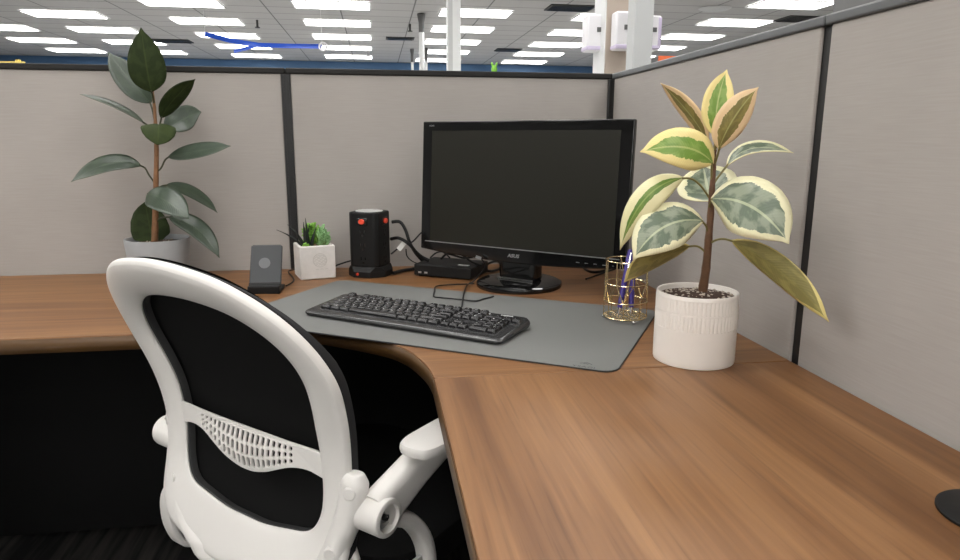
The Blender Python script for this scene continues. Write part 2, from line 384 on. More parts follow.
# ceiling lights
ORD = ['first', 'second', 'third', 'fourth', 'fifth', 'sixth', 'seventh', 'eighth', 'ninth', 'tenth', 'eleventh', 'twelfth', 'thirteenth', 'fourteenth']
def troffer(x, y, label, w=1.18, d=.60):
    t = thing('ceiling_light', label, 'ceiling light', (x, y, CEIL), 'fluorescent ceiling lights')
    b = bmesh.new()
    for sx in (-1, 1): box(b, (x+sx*(w/2+.012), y, CEIL-.008), (.024, d+.048, .016))
    for sy in (-1, 1): box(b, (x, y+sy*(d/2+.012), CEIL-.008), (w, .024, .016))
    fin(b, 'light_frame', 'lamp_frame', t, smooth=False)
    b = bmesh.new(); box(b, (x, y, CEIL-.003), (w, d, .008)); fin(b, 'diffuser', 'tube', t, smooth=False)
cols = [(-7.85, 11.15, 3, 'leftmost visible'), (-5.93, 9.35, 5, 'second visible'), (-3.65, 9.7, 5, 'third visible'), (-1.31, 9.5, 5, 'fourth visible'),
        (1.05, 9.85, 5, 'fifth visible'), (3.43, 9.9, 5, 'sixth visible'), (5.87, 8.25, 5, 'rightmost visible')]
for x, y0, n, nm in cols:
    for k in range(n):
        y = y0 + 1.77*k
        if nm == 'leftmost visible': y += 1.75
        troffer(x, y+.32, f'white rectangular ceiling light, {ORD[k]} from the front in the {nm} row of lights')
for x in (-5.93, -3.65, -1.31, 1.05, 3.43):
    for k in range(11):
        y = -11.2 + 1.77*k
        if x > 1.5 and -3.5 < y < 2.5: continue
        troffer(x, y, 'white rectangular ceiling light set above or behind the cubicle')
# vents
for (px, py, w, d, lb) in ((570, 8, .75, .5, 'dark square ceiling vent between lights left of the beige column'), (508, 50, .6, .5, 'small dark ceiling vent beyond the lights right of the white column'),
                           (400, 38.5, .6, .35, 'small dark ceiling vent left of the thin pole'), (801, 19, .75, .55, 'dark ceiling vent over the right partition near the grey wall'),
                           (172, 41, .8, .5, 'dark ceiling vent just right of the tall plant tip')):
    p = D(px, py, CEIL-DZ)
    t = thing('ceiling_vent', lb, 'air vent', (p.x, p.y, CEIL), 'dark ceiling vents')
    b = bmesh.new(); box(b, (p.x, p.y, CEIL-.002), (w, d, .016)); fin(b, 'vent_frame', 'vent', t, smooth=False)
    b = bmesh.new()
    for k in range(6): box(b, (p.x, p.y-d/2+.06+k*(d-.12)/5, CEIL-.016), (w-.08, .02, .012))
    fin(b, 'louvre_slats', 'screw', t, smooth=False)
p = D(715, 8.5, CEIL-DZ); b = bmesh.new(); lathe(b, [(.22, CEIL-.02), (.26, CEIL+.0)], Matrix.Translation((p.x, p.y, 0)), 32)
tag(fin(b, 'ceiling_speaker', 'col_grey'), 'round grey speaker grille flush in the ceiling right of the grey column', 'speaker')
for px, py, lb in ((410, 24, 'tiny hook under the ceiling above the thin pole'), (368, 50, 'tiny dark sprinkler under the ceiling left of the poles'), (257, 20, 'tiny dark sprinkler under the ceiling right of the tall plant')):
    p = D(px, py, CEIL-DZ); b = bmesh.new(); tube(b, [(p.x, p.y, CEIL), (p.x, p.y, CEIL-.12)], .02, 8); lathe(b, [(.0, CEIL-.14), (.045, CEIL-.135), (.045, CEIL-.12), (0.0, CEIL-.115)], Matrix.Translation((p.x, p.y, 0)), 12, cap=False)
    tag(fin(b, 'sprinkler', 'vent'), lb, 'sprinkler', 'ceiling sprinklers')
# columns and poles
def column(name, px, depth, s, m, label, parts=()):
    p = A(px, 40, depth)
    t = thing(name, label, 'column', (p.x, p.y, 0))
    b = bmesh.new(); box(b, (p.x, p.y, CEIL/2), (s, s, CEIL)); fin(b, 'shaft', m, t, smooth=False, bevel=.006)
    b = bmesh.new(); box(b, (p.x, p.y, .08), (s+.03, s+.03, .16)); fin(b, 'base', m, t, smooth=False)
    return t, p
t, p = column('steel_column', 639.5, 4.0, .116, 'col_grey', 'light grey square column behind the right corner of the cubicle')
t, p = column('support_column', 617, 5.2, .27, 'col_beige', 'wide beige column with white edge, left of the light grey column')
b = bmesh.new(); box(b, (p.x-.139, p.y, CEIL/2), (.008, .262, CEIL)); fin(b, 'white_edge', 'col_white', t, smooth=False)
t, p = column('support_column', 453.5, 8.0, .155, 'col_white', 'white square column rising behind the monitor')
b = bmesh.new(); box(b, (p.x-.045, p.y-.083, CEIL/2), (.05, .012, CEIL)); fin(b, 'trim_strip', 'col_grey', t, smooth=False)
for px, ytop, w, lb in ((421.3, 14, .085, 'thin white pole with dark top collar, nearest of the three left of the white column'), (426, 48, .06, 'thin white pole partly behind the nearest thin pole'), (412, 49, .055, 'thin white pole farthest left of the three thin poles')):
    p = D(px, ytop, CEIL-DZ); t = thing('pole', lb, 'pole', (p.x, p.y, 0), 'thin white poles')
    b = bmesh.new(); tube(b, [(p.x, p.y, 0), (p.x, p.y, CEIL-.1)], w/2*1.1, 16); fin(b, 'shaft', 'col_white', t)
    b = bmesh.new(); lathe(b, [(w*.57, CEIL-.3), (w*.57, CEIL-.14), (w*.85, CEIL-.03), (w*.85, CEIL)], Matrix.Translation((p.x, p.y, 0)), 16); fin(b, 'collar', 'dark_wall', t)
# white boxes on the beige column
pc_ = A(614, 40, 5.2)
def wallbox(px, py, depth, w, h, dd, face, label):
    p = A(px, py, depth)
    t = thing('wall_dispenser', label, 'wall box', (p.x, p.y, p.z-h/2), 'white boxes on the beige column')
    b = bmesh.new(); box(b, p, (w, dd, h)); fin(b, 'cover', 'white_plastic', t, bevel=.015, seg=3)
    b = bmesh.new(); box(b, p+Vector((0, 0, -h*.42)), (w*1.02, dd*1.04, h*.12)); box(b, p+Vector((w*.42, 0, 0)), (w*.2, dd*1.03, h*.9)); fin(b, 'lilac_edge', 'lilac', t, bevel=.008)
    b = bmesh.new(); box(b, p+Vector((w*.12, -dd*.5, h*.08)), (w*.26, .01, h*.13)); fin(b, 'window', 'dark_wall', t, smooth=False)
wallbox(594, 34, 5.2, .15, .262, .15, 'l', 'white box with dark window on the left side of the beige column')
wallbox(621.5, 31.5, 4.98, .125, .265, .12, 'f', 'white lilac-edged box on the front of the beige column')
wallbox(648, 34, 5.2, .15, .25, .15, 'r', 'white box on the right side of the beige column, right of the grey column')
# blue streamer, yellow board, green figurine, orange sign
b = bmesh.new()
sweep(b, [A(205, 34, 9.6), A(230, 40.5, 9.5), A(258, 45, 9.4), A(290, 46, 9.5), A(322, 46.5, 9.6)], Vector((0, .25, 1)), .065, .006)
sweep(b, [A(258, 45, 9.42), A(248, 48, 9.42), A(234, 51.5, 9.42)], Vector((0, .25, 1)), .05, .006)
t = thing('streamer', 'bright blue plastic streamer hung below the ceiling lights', 'streamer', A(258, 45, 9.4)); fin(b, 'ribbon', 'blue_tape', t)
b = bmesh.new()
for q in (A(205, 34, 9.6), A(322, 46.5, 9.6)): tube(b, [q, (q.x, q.y, CEIL)], .003, 5)
fin(b, 'hanging_string', 'col_white', t)
b = bmesh.new(); q = A(323, 46.5, 9.58)
tube(b, [q+Vector((.05*math.cos(a), 0, .05*math.sin(a))) for a in [2*PI*k/16 for k in range(16)]], .014, 8, closed=True); fin(b, 'ring', 'white_plastic', t)
p0, p1 = A(-40, 63.2, 6), A(24, 63.2, 6)
t = thing('shelf_header', 'pale yellow board showing just above the left partition', 'board', (p0.x, p0.y, 0))
b = bmesh.new(); mid = (p0+p1)/2; L_ = (p1-p0).length; an = math.atan2(p1.y-p0.y, p1.x-p0.x)
box(b, (0, 0, 0), (L_, .04, .03), XF(mid, an)); box(b, (L_/2-.05, 0, .02), (.03, .03, .02), XF(mid, an)); fin(b, 'board', 'yellow', t, smooth=False)
for s in (-.4, .4):
    b = bmesh.new(); box(b, (s*L_, 0, -mid.z/2-.008), (.03, .03, mid.z-.016), XF(mid, an)); fin(b, 'post', 'col_grey', t, smooth=False)
p = A(668, 61, 10); t = thing('hanging_sign', 'small orange sign just above the right partition near the corner', 'sign', (p.x, p.y, 0))
b = bmesh.new(); box(b, p, (.30, .03, .14)); fin(b, 'sign_board', 'orange', t, smooth=False)
b = bmesh.new(); box(b, (p.x, p.y+.03, p.z/2), (.05, .03, p.z)); fin(b, 'post', 'col_grey', t, smooth=False)

# ================================================================== cubicle partitions
HT = DZ+.53; CAPH = .0155
W1, W2 = .913, .956
def part_wall(name, horizontal, segs):
    root = None
    b = bmesh.new(); a0, a1 = segs[0][0], segs[-1][1]
    if horizontal: box(b, ((a0+a1)/2, .028, HT/2), (a1-a0, .044, HT-.004))
    else: box(b, (.028, (a0+a1)/2, HT/2), (.044, a1-a0, HT-.004))
    root = struct(fin(b, name, 'trim_black', smooth=False))
    for s0, s1 in segs:
        for (z0, z1) in ((.08, DZ-.05), (DZ-.06, HT)) :
            b = bmesh.new()
            if horizontal: box(b, ((s0+s1)/2, .004, (z0+z1)/2), (s1-s0-.024, .008, z1-z0))
            else: box(b, (.004, (s0+s1)/2, (z0+z1)/2), (.008, s1-s0-.024, z1-z0))
            fin(b, 'fabric_panel', 'fabric', root, smooth=False, bevel=.003)
        b = bmesh.new()
        if horizontal: box(b, ((s0+s1)/2, .026, HT+CAPH/2), (s1-s0-.002, .060, CAPH))
        else: box(b, (.026, (s0+s1)/2, HT+CAPH/2), (.060, s1-s0-.002, CAPH))
        fin(b, 'top_cap', 'cap_gunmetal_shaded' if horizontal else 'cap', root, smooth=False, bevel=.003)  # one cap finish, painted as shaded (back) and lit (right) copies
    b = bmesh.new()
    for s0, s1 in segs[:-1] if horizontal else segs[1:]:
        e = s1
        for dx, w, dp in ((0, .024, .003), (-.007, .003, .0045), (.007, .003, .0045)):
            if horizontal: box(b, (e+dx, .004-dp/2, HT/2), (w, .008+dp, HT))
            else: box(b, (.004-dp/2, e+dx, HT/2), (.008+dp, w, HT))
    fin(b, 'joint_strip', 'trim_black', root, smooth=False)
    return root
part_wall('wall_back', True, [(-2*W1-.0, -W1), (-W1, .0)])
part_wall('wall_right', False, [(-W2-1.25, -W2), (-W2, 0.0)])
b = bmesh.new()
for dx in (0, -.008): box(b, (-.006+dx*.5, -.006-dx*.0, HT/2), (.012, .012, HT))
struct(fin(b, 'trim_1', 'trim_black', smooth=False, bevel=.003))
# lime figurine on the partition top
p = PY(494.2, 74, .02); zt = HT+CAPH
t = thing('figurine', 'tiny lime green figurine standing on top of the back partition', 'figurine', (p.x, .02, zt))
b = bmesh.new(); lathe(b, [(.003, zt), (.008, zt+.001), (.0085, zt+.010), (.006, zt+.017), (.002, zt+.019)], Matrix.Translation((p.x, .02, 0)), 16); fin(b, 'body', 'lime', t)
for s in (-1, 1):
    b = bmesh.new(); tube(b, [(p.x+s*.003, .02, zt+.015), (p.x+s*.006, .02, zt+.021), (p.x+s*.0075, .02, zt+.027)], [.003, .0036, .002], 8); fin(b, 'ear', 'lime', t)

# ================================================================== desks
TH = .030
curve = [(-.88, -.640), (-.835, -.643), (-.796, -.655), (-.757, -.682), (-.722, -.708), (-.690, -.735), (-.658, -.767), (-.632, -.812), (-.614, -.867), (-.604, -.912), (-.600, -.956)]
curve = [(p.x, p.y) for p in crom([(x, y, 0) for x, y in curve], 3)]
GAP = .0055
outl = [(-2*W1, -GAP), (-2*W1, -.640)] + curve + [(-GAP, -.956), (-GAP, -GAP)]
t = thing('corner_desk', 'curved corner desk of warm brown wood with left wing along the back partition', 'desk', (-.5, -.4, 0))
b = bmesh.new(); prism(b, outl, DZ-TH, DZ); fin(b, 'worktop', 'wood_x', t, bevel=.0015)
def band(pts, name, par):
    b = bmesh.new(); n = len(pts); inn = []; 
    for i, (x, y) in enumerate(pts):
        a = Vector(pts[max(i-1, 0)]); c = Vector(pts[min(i+1, n-1)]); d = (c-a).normalized(); nn = Vector((d.y, -d.x))
        inn.append((x+nn.x*.0012, y+nn.y*.0012, x-nn.x*.002, y-nn.y*.002))
    rows = [[b.verts.new((q[0], q[1], z)) for q in inn] for z in (DZ-TH+.0005, DZ-.0025)]
    for i in range(n-1): b.faces.new((rows[0][i], rows[0][i+1], rows[1][i+1], rows[1][i]))
    fin(b, name, 'edge', par, recalc=False).modifiers.new('s', 'SOLIDIFY').thickness = .0008
band([(-2*W1, -.640)] + curve[::1], 'edge_band', t)
b = bmesh.new(); box(b, (-1.12, -.10, .37), (1.40, .018, .66)); box(b, (-.20, -.10, .37), (.34, .018, .66)); fin(b, 'under_desk_shade_panel', 'black_lam', t, smooth=False)  # added black panels, putting the shade under the desk into the colour
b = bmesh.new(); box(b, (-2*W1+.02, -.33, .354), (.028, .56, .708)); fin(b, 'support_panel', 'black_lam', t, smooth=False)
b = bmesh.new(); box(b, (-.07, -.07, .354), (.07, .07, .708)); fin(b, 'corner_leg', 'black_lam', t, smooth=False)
t = thing('side_desk', 'straight brown wood desk wing running toward the viewer along the right partition', 'desk', (-.3, -1.5, 0))
b = bmesh.new(); prism(b, [(-.600, -.958), (-.600, -2.18), (-GAP, -2.18), (-GAP, -.958)], DZ-TH, DZ); fin(b, 'worktop', 'wood_y', t, bevel=.0015)
band([(-.600, -.958), (-.600, -2.18)], 'edge_band', t)
b = bmesh.new(); box(b, (-.10, -1.57, .37), (.018, 1.2, .66)); fin(b, 'under_desk_shade_panel', 'black_lam', t, smooth=False)  # added black panel standing in for shade under the side desk
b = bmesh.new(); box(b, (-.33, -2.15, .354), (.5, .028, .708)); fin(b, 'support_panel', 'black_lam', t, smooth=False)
#@@DESKITEMS
# ================================================================== desk mat
MA = math.radians(-31.5); e1 = Vector((math.cos(MA), math.sin(MA), 0)); e2 = Vector((-math.sin(MA), math.cos(MA), 0))
def ME(a, c, z=0): return e1*a + e2*c + Vector((0, 0, DZ+z))
MZ = .0030
cmat = ME(-.1615, -.785); mxm = XF((cmat.x, cmat.y, DZ+.0004), MA)
t = thing('desk_mat', 'dark grey desk mat under the keyboard', 'desk mat', (cmat.x, cmat.y, DZ))
b = bmesh.new(); prism(b, rrect(.806, .431, .026, 6), 0.0006, MZ-.0004, mxm); fin(b, 'mat_surface', 'mat', t, bevel=.0004)
b = bmesh.new(); prism(b, rrect(.8082, .4332, .027, 6), 0.0, MZ-.0010, mxm); fin(b, 'stitched_edge', 'mat_edge', t)
lc = D(585, 365, MZ)
lm = XF((lc.x, lc.y, DZ+MZ), MA)
text_mesh('YSAGI', .0105, lm @ Matrix.Translation((0, -.009, 0)), 'mat_logo', 'logo_text', t, ext=.0001, sx=1.35)
b = bmesh.new()
for x0, y0, x1, y1 in ((-.010, .006, 0, .013), (0, .013, .010, .006), (-.004, .005, 0, .008), (0, .008, .004, .005)):
    d = Vector((x1-x0, y1-y0, 0)); box(b, ((x0+x1)/2, (y0+y1)/2, .0001), (d.length, .0016, .0002), lm @ Matrix.Identity(4) if False else lm @ Matrix.Translation(((x0+x1)/2, (y0+y1)/2, 0)) @ Matrix.Rotation(math.atan2(d.y, d.x), 4, 'Z') @ Matrix.Translation((-(x0+x1)/2, -(y0+y1)/2, 0)))
fin(b, 'logo_mark', 'mat_logo', t, smooth=False)

# ================================================================== keyboard
KA = math.radians(-36.4); kc = Vector((math.cos(KA)*-.1195-math.sin(KA)*-.872, math.sin(KA)*-.1195+math.cos(KA)*-.872, DZ+MZ))
kt = thing('keyboard', 'black full-size keyboard lying on the grey desk mat', 'keyboard', kc)
KW, KD = .458, .139
kx = XF(kc, KA)
def kz(y): return .011 + (y+KD/2)/KD*.010          # sloping deck height
b = bmesh.new()
out = rrect(KW, KD, .014, 5)
lo = [b.verts.new(kx @ Vector((x*.985, y*.97, .0015))) for x, y in out]; md = [b.verts.new(kx @ Vector((x, y, max(.006, kz(y)*.62)))) for x, y in out]
hi = [b.verts.new(kx @ Vector((x*.978, y*.945, kz(y)))) for x, y in out]
n = len(out)
for a_, b_ in ((lo, md), (md, hi)):
    for i in range(n): b.faces.new((a_[i], a_[(i+1) % n], b_[(i+1) % n], b_[i]))
b.faces.new(hi); b.faces.new(lo[::-1])
fin(b, 'case', 'kb', kt, bevel=.0032, seg=4, angle=20)
b = bmesh.new()
for sx in (-.18, .18):
    for sy in (.05, -.05):
        b = bmesh.new(); box(b, (sx, sy, .0008), (.03, .012, .0016), kx); fin(b, 'rubber_foot', 'matte', kt, smooth=False)
U = .0188
keys = []   # (x, y, w, h, legend) in units
y = 0
def row(y, x, items):
    for it in items:
        s, w = it if isinstance(it, tuple) else (it, 1)
        if s is not None: keys.append((x+w/2, y, w, 1, s))
        x += w
row(5.35, 0, ['Esc', (None, 1), 'F1', 'F2', 'F3', 'F4', (None, .5), 'F5', 'F6', 'F7', 'F8', (None, .5), 'F9', 'F10', 'F11', 'F12', (None, .25), 'PrtSc', 'ScrLk', 'Pause'])
row(4.1, 0, ['`', '1', '2', '3', '4', '5', '6', '7', '8', '9', '0', '-', '=', ('Backspace', 2), (None, .25), 'Ins', 'Home', 'PgUp', (None, .25), 'Num', '/', '*', '-'])
row(3.1, 0, [('Tab', 1.5), 'Q', 'W', 'E', 'R', 'T', 'Y', 'U', 'I', 'O', 'P', '[', ']', ('\\', 1.5), (None, .25), 'Del', 'End', 'PgDn', (None, .25), '7', '8', '9'])
row(2.1, 0, [('Caps', 1.75), 'A', 'S', 'D', 'F', 'G', 'H', 'J', 'K', 'L', ';', "'", ('Enter', 2.25), (None, 3.5), '4', '5', '6'])
row(1.1, 0, [('Shift', 2.25), 'Z', 'X', 'C', 'V', 'B', 'N', 'M', ',', '.', '/', ('Shift', 2.75), (None, 1.25), '^', (None, 1.25), '1', '2', '3'])
row(.1, 0, [('Ctrl', 1.25), ('Win', 1.25), ('Alt', 1.25), ('', 6.25), ('Alt', 1.25), ('Win', 1.25), ('Menu', 1.25), ('Ctrl', 1.25), (None, .25), '<', 'v', '>', (None, .25), ('0', 2), '.'])
keys.append((21.0, 2.6, 1, 2, '+')); keys.append((21.0, .6, 1, 2, 'Ent'))
def key_mesh(b, x, y, w, h, s):
    cx = (x-10.75)*U*1.005; cy = (y-2.62)*U*.875+.0075
    zt = kz(cy)-.0005
    hw, hh = w*U/2-.0004, h*U*.875/2-.0004
    m = kx @ Matrix.Translation((cx, cy, zt)) @ Matrix.Rotation(math.atan2(.010, KD), 4, 'X')
    prof = [(0, 0, 0), (.0006, .0006, .0035), (.0020, .0016, .0066), (.0026, .0022, .0070)]
    rings = []
    for ix, iy, z in prof:
        rings.append([b.verts.new(m @ Vector((px, py + (.0006 if z > .005 else 0), z))) for px, py in rrect(2*(hw-ix), 2*(hh-iy), .0022, 2)])
    for r0, r1 in zip(rings, rings[1:]):
        for i in range(len(r0)): b.faces.new((r0[i], r0[(i+1) % len(r0)], r1[(i+1) % len(r0)], r1[i]))
    b.faces.new(rings[-1])
    if s:
        g = glyph(s, .0052 if len(s) == 1 else .0032); vs = [b.verts.new(m @ (Vector(v.co) + Vector((-hw+.0055 if len(s) == 1 else 0,   .0012, .0075)))) for v in g.vertices]
        for p in g.polygons:
            try: f = b.faces.new([vs[i] for i in p.vertices]); f.material_index = 1
            except ValueError: pass
for kb_i, k in enumerate(keys[4:]):
    b = bmesh.new(); key_mesh(b, *k); fin(b, 'key', ['key', 'legend'], kt, recalc=False)
b = bmesh.new()
for k in keys[:4]: key_mesh(b, *k)
fin(b, 'key', ['key', 'legend'], kt, recalc=False)['kind'] = 'stuff'
text_mesh('Logitech', .0075, kx @ Matrix.Translation((.180, KD/2-.0125, kz(KD/2)+.0002)), 'legend', 'brand_text', kt, ext=.0002, bold=.0001)
for k in range(3):
    b = bmesh.new(); lathe(b, [(.002, 0), (.002, .001)], kx @ Matrix.Translation((.118+.012*k, KD/2-.013, kz(KD/2-.013))), 10); fin(b, 'indicator_light', 'legend', kt)

# ================================================================== monitor
MY = math.radians(-40.56); MT = math.radians(3.3)
mo = Vector((-.3455, -.3405, DZ+.248)); mw, mh = .565, .3125
Mx = Matrix.Translation(mo) @ Matrix.Rotation(MY, 4, 'Z') @ Matrix.Rotation(-MT, 4, 'X')   # local x right, y back, z up
mt = thing('monitor', 'black widescreen monitor with glossy bezel and oval base', 'monitor', (mo.x, mo.y, DZ))
zb, ztp = -.182, mh/2
def rim_outline(i=0):      # bottom edge bows down in the middle
    pts = [(-mw/2+i, ztp-i), (-mw/2+i, -.170+i)]
    for k in range(1, 12):
        u = -1+2*k/12; pts.append((u*(mw/2-i), -.170+i-.014*(1-u*u)))
    pts += [(mw/2-i, -.170+i), (mw/2-i, ztp-i)]
    return pts
MX2 = Mx @ Matrix.Rotation(PI/2, 4, 'X')          # prism z -> -local y (front)
b = bmesh.new(); prism(b, rim_outline(.0), -.012, .0035, MX2); fin(b, 'bezel', 'gloss', mt, bevel=.003, seg=3)
b = bmesh.new(); prism(b, [(-.245, .14), (-.25, -.14), (.25, -.14), (.245, .14)], -.040, -.011, MX2); fin(b, 'back_cover', 'matte', mt, bevel=.01, seg=3)
sw, sx0 = mw-.060, 0
b = bmesh.new(); box(b, (0, -.0036, -.0075), (sw, .0016, .281), Mx); fin(b, 'screen', 'screen', mt, smooth=False)
b = bmesh.new(); box(b, (0, -.0042, -.1497), (mw-.03, .0022, .0022), Mx); fin(b, 'silver_line', 'silver', mt, smooth=False)
def mtext(s, x, z, size, m_, nm, **k): return text_mesh(s, size, Mx @ Matrix.Translation((x, -.0037, z)) @ Matrix.Rotation(PI/2, 4, 'X'), m_, nm, mt, **k)
mtext('ASUS', -.002, -.1665, .0115, 'silver', 'brand_text', bold=.0004, shear=.15, sx=1.2)
mtext('HDMI', -mw/2+.028, mh/2-.011, .0062, 'silver', 'port_text')
for k in range(5):
    b = bmesh.new(); box(b, (.168+.0215*k, -.0037, -.1655), (.008 if k < 4 else .004, .0008, .0012), Mx); fin(b, 'button', 'silver', mt, smooth=False)
# neck and base
bd = Vector((math.sin(-MY)*1, math.cos(MY), 0)); bdir = Vector((-math.sin(MY), math.cos(MY), 0))   # backwards
bc = Vector((mo.x, mo.y, 0)) + bdir*.042 - Vector((math.cos(MY), math.sin(MY), 0))*.011
nb = XF((bc.x, bc.y, DZ), MY)
b = bmesh.new(); prism(b, rrect(.11, .05, .02, 5), .018, .15, nb); fin(b, 'neck', 'gloss', mt, bevel=.004)
b = bmesh.new(); rings = []
for r, z in ((.985, 0), (1.0, .004), (.985, .010), (.90, .015), (.55, .0175)):
    rings.append([b.verts.new(nb @ Vector((.107*r*math.cos(2*PI*i/64), .111*r*math.sin(2*PI*i/64)-.007, z))) for i in range(64)])
for a_, c_ in zip(rings, rings[1:]):
    for i in range(64): b.faces.new((a_[i], a_[(i+1) % 64], c_[(i+1) % 64], c_[i]))
b.faces.new(rings[-1]); b.faces.new(rings[0][::-1]); fin(b, 'base', 'gloss', mt)
b = bmesh.new(); box(b, (0, -.030, .020), (.10, .003, .004), nb); fin(b, 'chrome_strip', 'chrome', mt, smooth=False)

# ================================================================== mini computer
fl, fr = Vector((-.587, -.154, 0)), Vector((-.444, -.240, 0)); ang = math.atan2(fr.y-fl.y, fr.x-fl.x); ln = (fr-fl).length
pm = XF((fl.x, fl.y, DZ), ang)
t = thing('mini_computer', 'small flat black computer box under the left end of the monitor', 'computer', (fl.x, fl.y, DZ))
b = bmesh.new(); box(b, (ln/2, .060, .0185), (ln, .120, .031), pm); fin(b, 'case', 'matte', t, bevel=.003)
b = bmesh.new(); box(b, (ln/2, .060, .0015), (ln-.02, .10, .003), pm); fin(b, 'foot', 'black_lam', t, smooth=False)
b = bmesh.new()
for x in (.018, .036):
    b = bmesh.new(); box(b, (x, -.0003, .012), (.009, .001, .0045), pm); fin(b, 'port', 'silver', t, smooth=False)
b = bmesh.new(); box(b, (ln-.034, .030, .0343), (.030, .012, .0006), pm @ Matrix.Translation((0, 0, 0))); fin(b, 'white_label', 'paper', t, smooth=False)

# ================================================================== power tower
tc_ = Vector((-.701, -.115, DZ)); ta = math.radians(-25.6); tm = XF(tc_, ta)
t = thing('power_strip_tower', 'black tower power strip with red switches beside the cube planter', 'power strip', tc_)
def cham(s, c): h = s/2; return [(h, h-c), (h-c, h), (-h+c, h), (-h, h-c), (-h, -h+c), (-h+c, -h), (h-c, -h), (h, -h+c)]
b = bmesh.new(); prism(b, cham(.108, .030), 0, .016, tm)
lo = [b.verts.new(tm @ Vector((x, y, .016))) for x, y in cham(.108, .030)]; hi = [b.verts.new(tm @ Vector((x, y, .028))) for x, y in cham(.090, .012)]
for i in range(8): b.faces.new((lo[i], lo[(i+1) % 8], hi[(i+1) % 8], hi[i]))
b.faces.new(hi); fin(b, 'base', 'matte', t, bevel=.001)
b = bmesh.new(); prism(b, cham(.086, .010), .027, .172, tm); fin(b, 'body', 'matte', t, bevel=.004, seg=3)
b = bmesh.new(); lathe(b, [(.036, .170), (.036, .1735), (.032, .1745)], tm, 40); fin(b, 'top_plate', 'top_silver', t)
for rz in (0, PI/2):
    fm = tm @ Matrix.Rotation(rz, 4, 'Z') @ Matrix.Translation((0, -.0432, 0))
    b = bmesh.new(); box(b, (0, -.0005, .148), (.030, .004, .020), fm); fin(b, 'switch_housing', 'gloss', t, bevel=.003)
    b = bmesh.new(); lathe(b, [(.0085, 0), (.0085, .004), (.007, .0055)], fm @ Matrix.Translation((0, -.002, .148)) @ Matrix.Rotation(PI/2, 4, 'X') @ Matrix.Diagonal((1, .8, 1, 1)), 20); fin(b, 'switch', 'red', t)
    for k in range(3):
        b = bmesh.new(); z = .118-.036*k
        box(b, (-.006, -.0002, z+.004), (.0025, .0012, .008), fm); box(b, (.006, -.0002, z+.004), (.0025, .0012, .007), fm); lathe(b, [(.003, 0), (.003, .0008)], fm @ Matrix.Translation((0, 0, z-.007)) @ Matrix.Rotation(PI/2, 4, 'X'), 10)
        fin(b, 'outlet', 'gloss', t, smooth=False)
b = bmesh.new(); lathe(b, [(.0035, 0), (.0035, .003)], tm @ Matrix.Translation((-.012, -.054, .010)) @ Matrix.Rotation(PI/2, 4, 'X'), 12); fin(b, 'indicator_light', 'red', t)

# ================================================================== cube planter with succulents
ca = math.radians(16); cm = XF((-.880, -.176, DZ), ca); S = .092
t = thing('cube_planter', 'white square concrete planter with small green succulents beside the black tower', 'planter', (-.85, -.13, DZ))
b = bmesh.new()
o_ = [(0, 0), (S, 0), (S, S), (0, S)]; q_ = .009; i_ = [(q_, q_), (S-q_, q_), (S-q_, S-q_), (q_, S-q_)]
def V3(pts, z): return [b.verts.new(cm @ Vector((x, y, z))) for x, y in pts]
v0, v1, v2, v3 = V3(o_, 0), V3(o_, .088), V3(i_, .088), V3(i_, .076)
for a_, c_ in ((v0, v1), (v1, v2), (v2, v3)):
    for i in range(4): b.faces.new((a_[i], a_[(i+1) % 4], c_[(i+1) % 4], c_[i]))
b.faces.new(v0[::-1]); b.faces.new(v3); fin(b, 'pot', 'cube', t, bevel=.003, seg=2)
b = bmesh.new()
em = cm @ Matrix.Translation((S*.56, -.0002, .050)) @ Matrix.Rotation(PI/2, 4, 'X')
for rr in (.0175,):
    tube(b, [em @ Vector((rr*math.cos(2*PI*k/40), rr*math.sin(2*PI*k/40), 0)) for k in range(40)], .0007, 6, closed=True)
for yy in (-.012, -.008, -.004, 0, .004, .008, .012):
    hwid = math.sqrt(.0165**2-yy*yy)
    tube(b, [em @ Vector((x*hwid, yy+.0012*math.sin(x*9+yy*900), 0)) for x in [-1+2*k/16 for k in range(17)]], .0006, 6)
for k in range(3): tube(b, [em @ Vector((-.012+.012*k, -.0235, 0)), em @ Vector((-.004+.012*k, -.0235, 0))], .0006, 6)
fin(b, 'embossed_mark', 'cube_emboss', t)
b = bmesh.new(); box(b, (S/2, S/2, .079), (S-.02, S-.02, .006), cm); fin(b, 'soil', 'cork', t, smooth=False)
def blade(b, p, d, L, w, bend):
    d = Vector(d).normalized(); side = d.cross(Vector((0, 1, .2))).normalized(); pts = []; 
    for k in range(8):
        u = k/7; pts.append(Vector(p)+d*L*u+bend*u*u*L)
    tube(b, pts, [max(.0006, w*(1-u*.92)*(.8+.6*u*(1-u))) for u in [k/7 for k in range(8)]], 7)
b = bmesh.new()
for (x, y, dx, dz, L, w, bx) in ((.018, .030, -.25, 1, .058, .0060, -.3), (.030, .034, -.05, 1, .070, .0066, 0), (.024, .026, -.12, 1, .062, .0070, .05), (.036, .028, .15, 1, .050, .0060, .1), (.016, .040, -.55, 1, .050, .0045, -.55), (.028, .045, .05, 1, .055, .006, .1)):
    blade(b, cm @ Vector((x, y, .080)), (dx, -.05, dz), L*1.25, w*1.1, Vector((bx, 0, -.1)))
fin(b, 'dark_spiky_succulent', 'succ_dark', t)
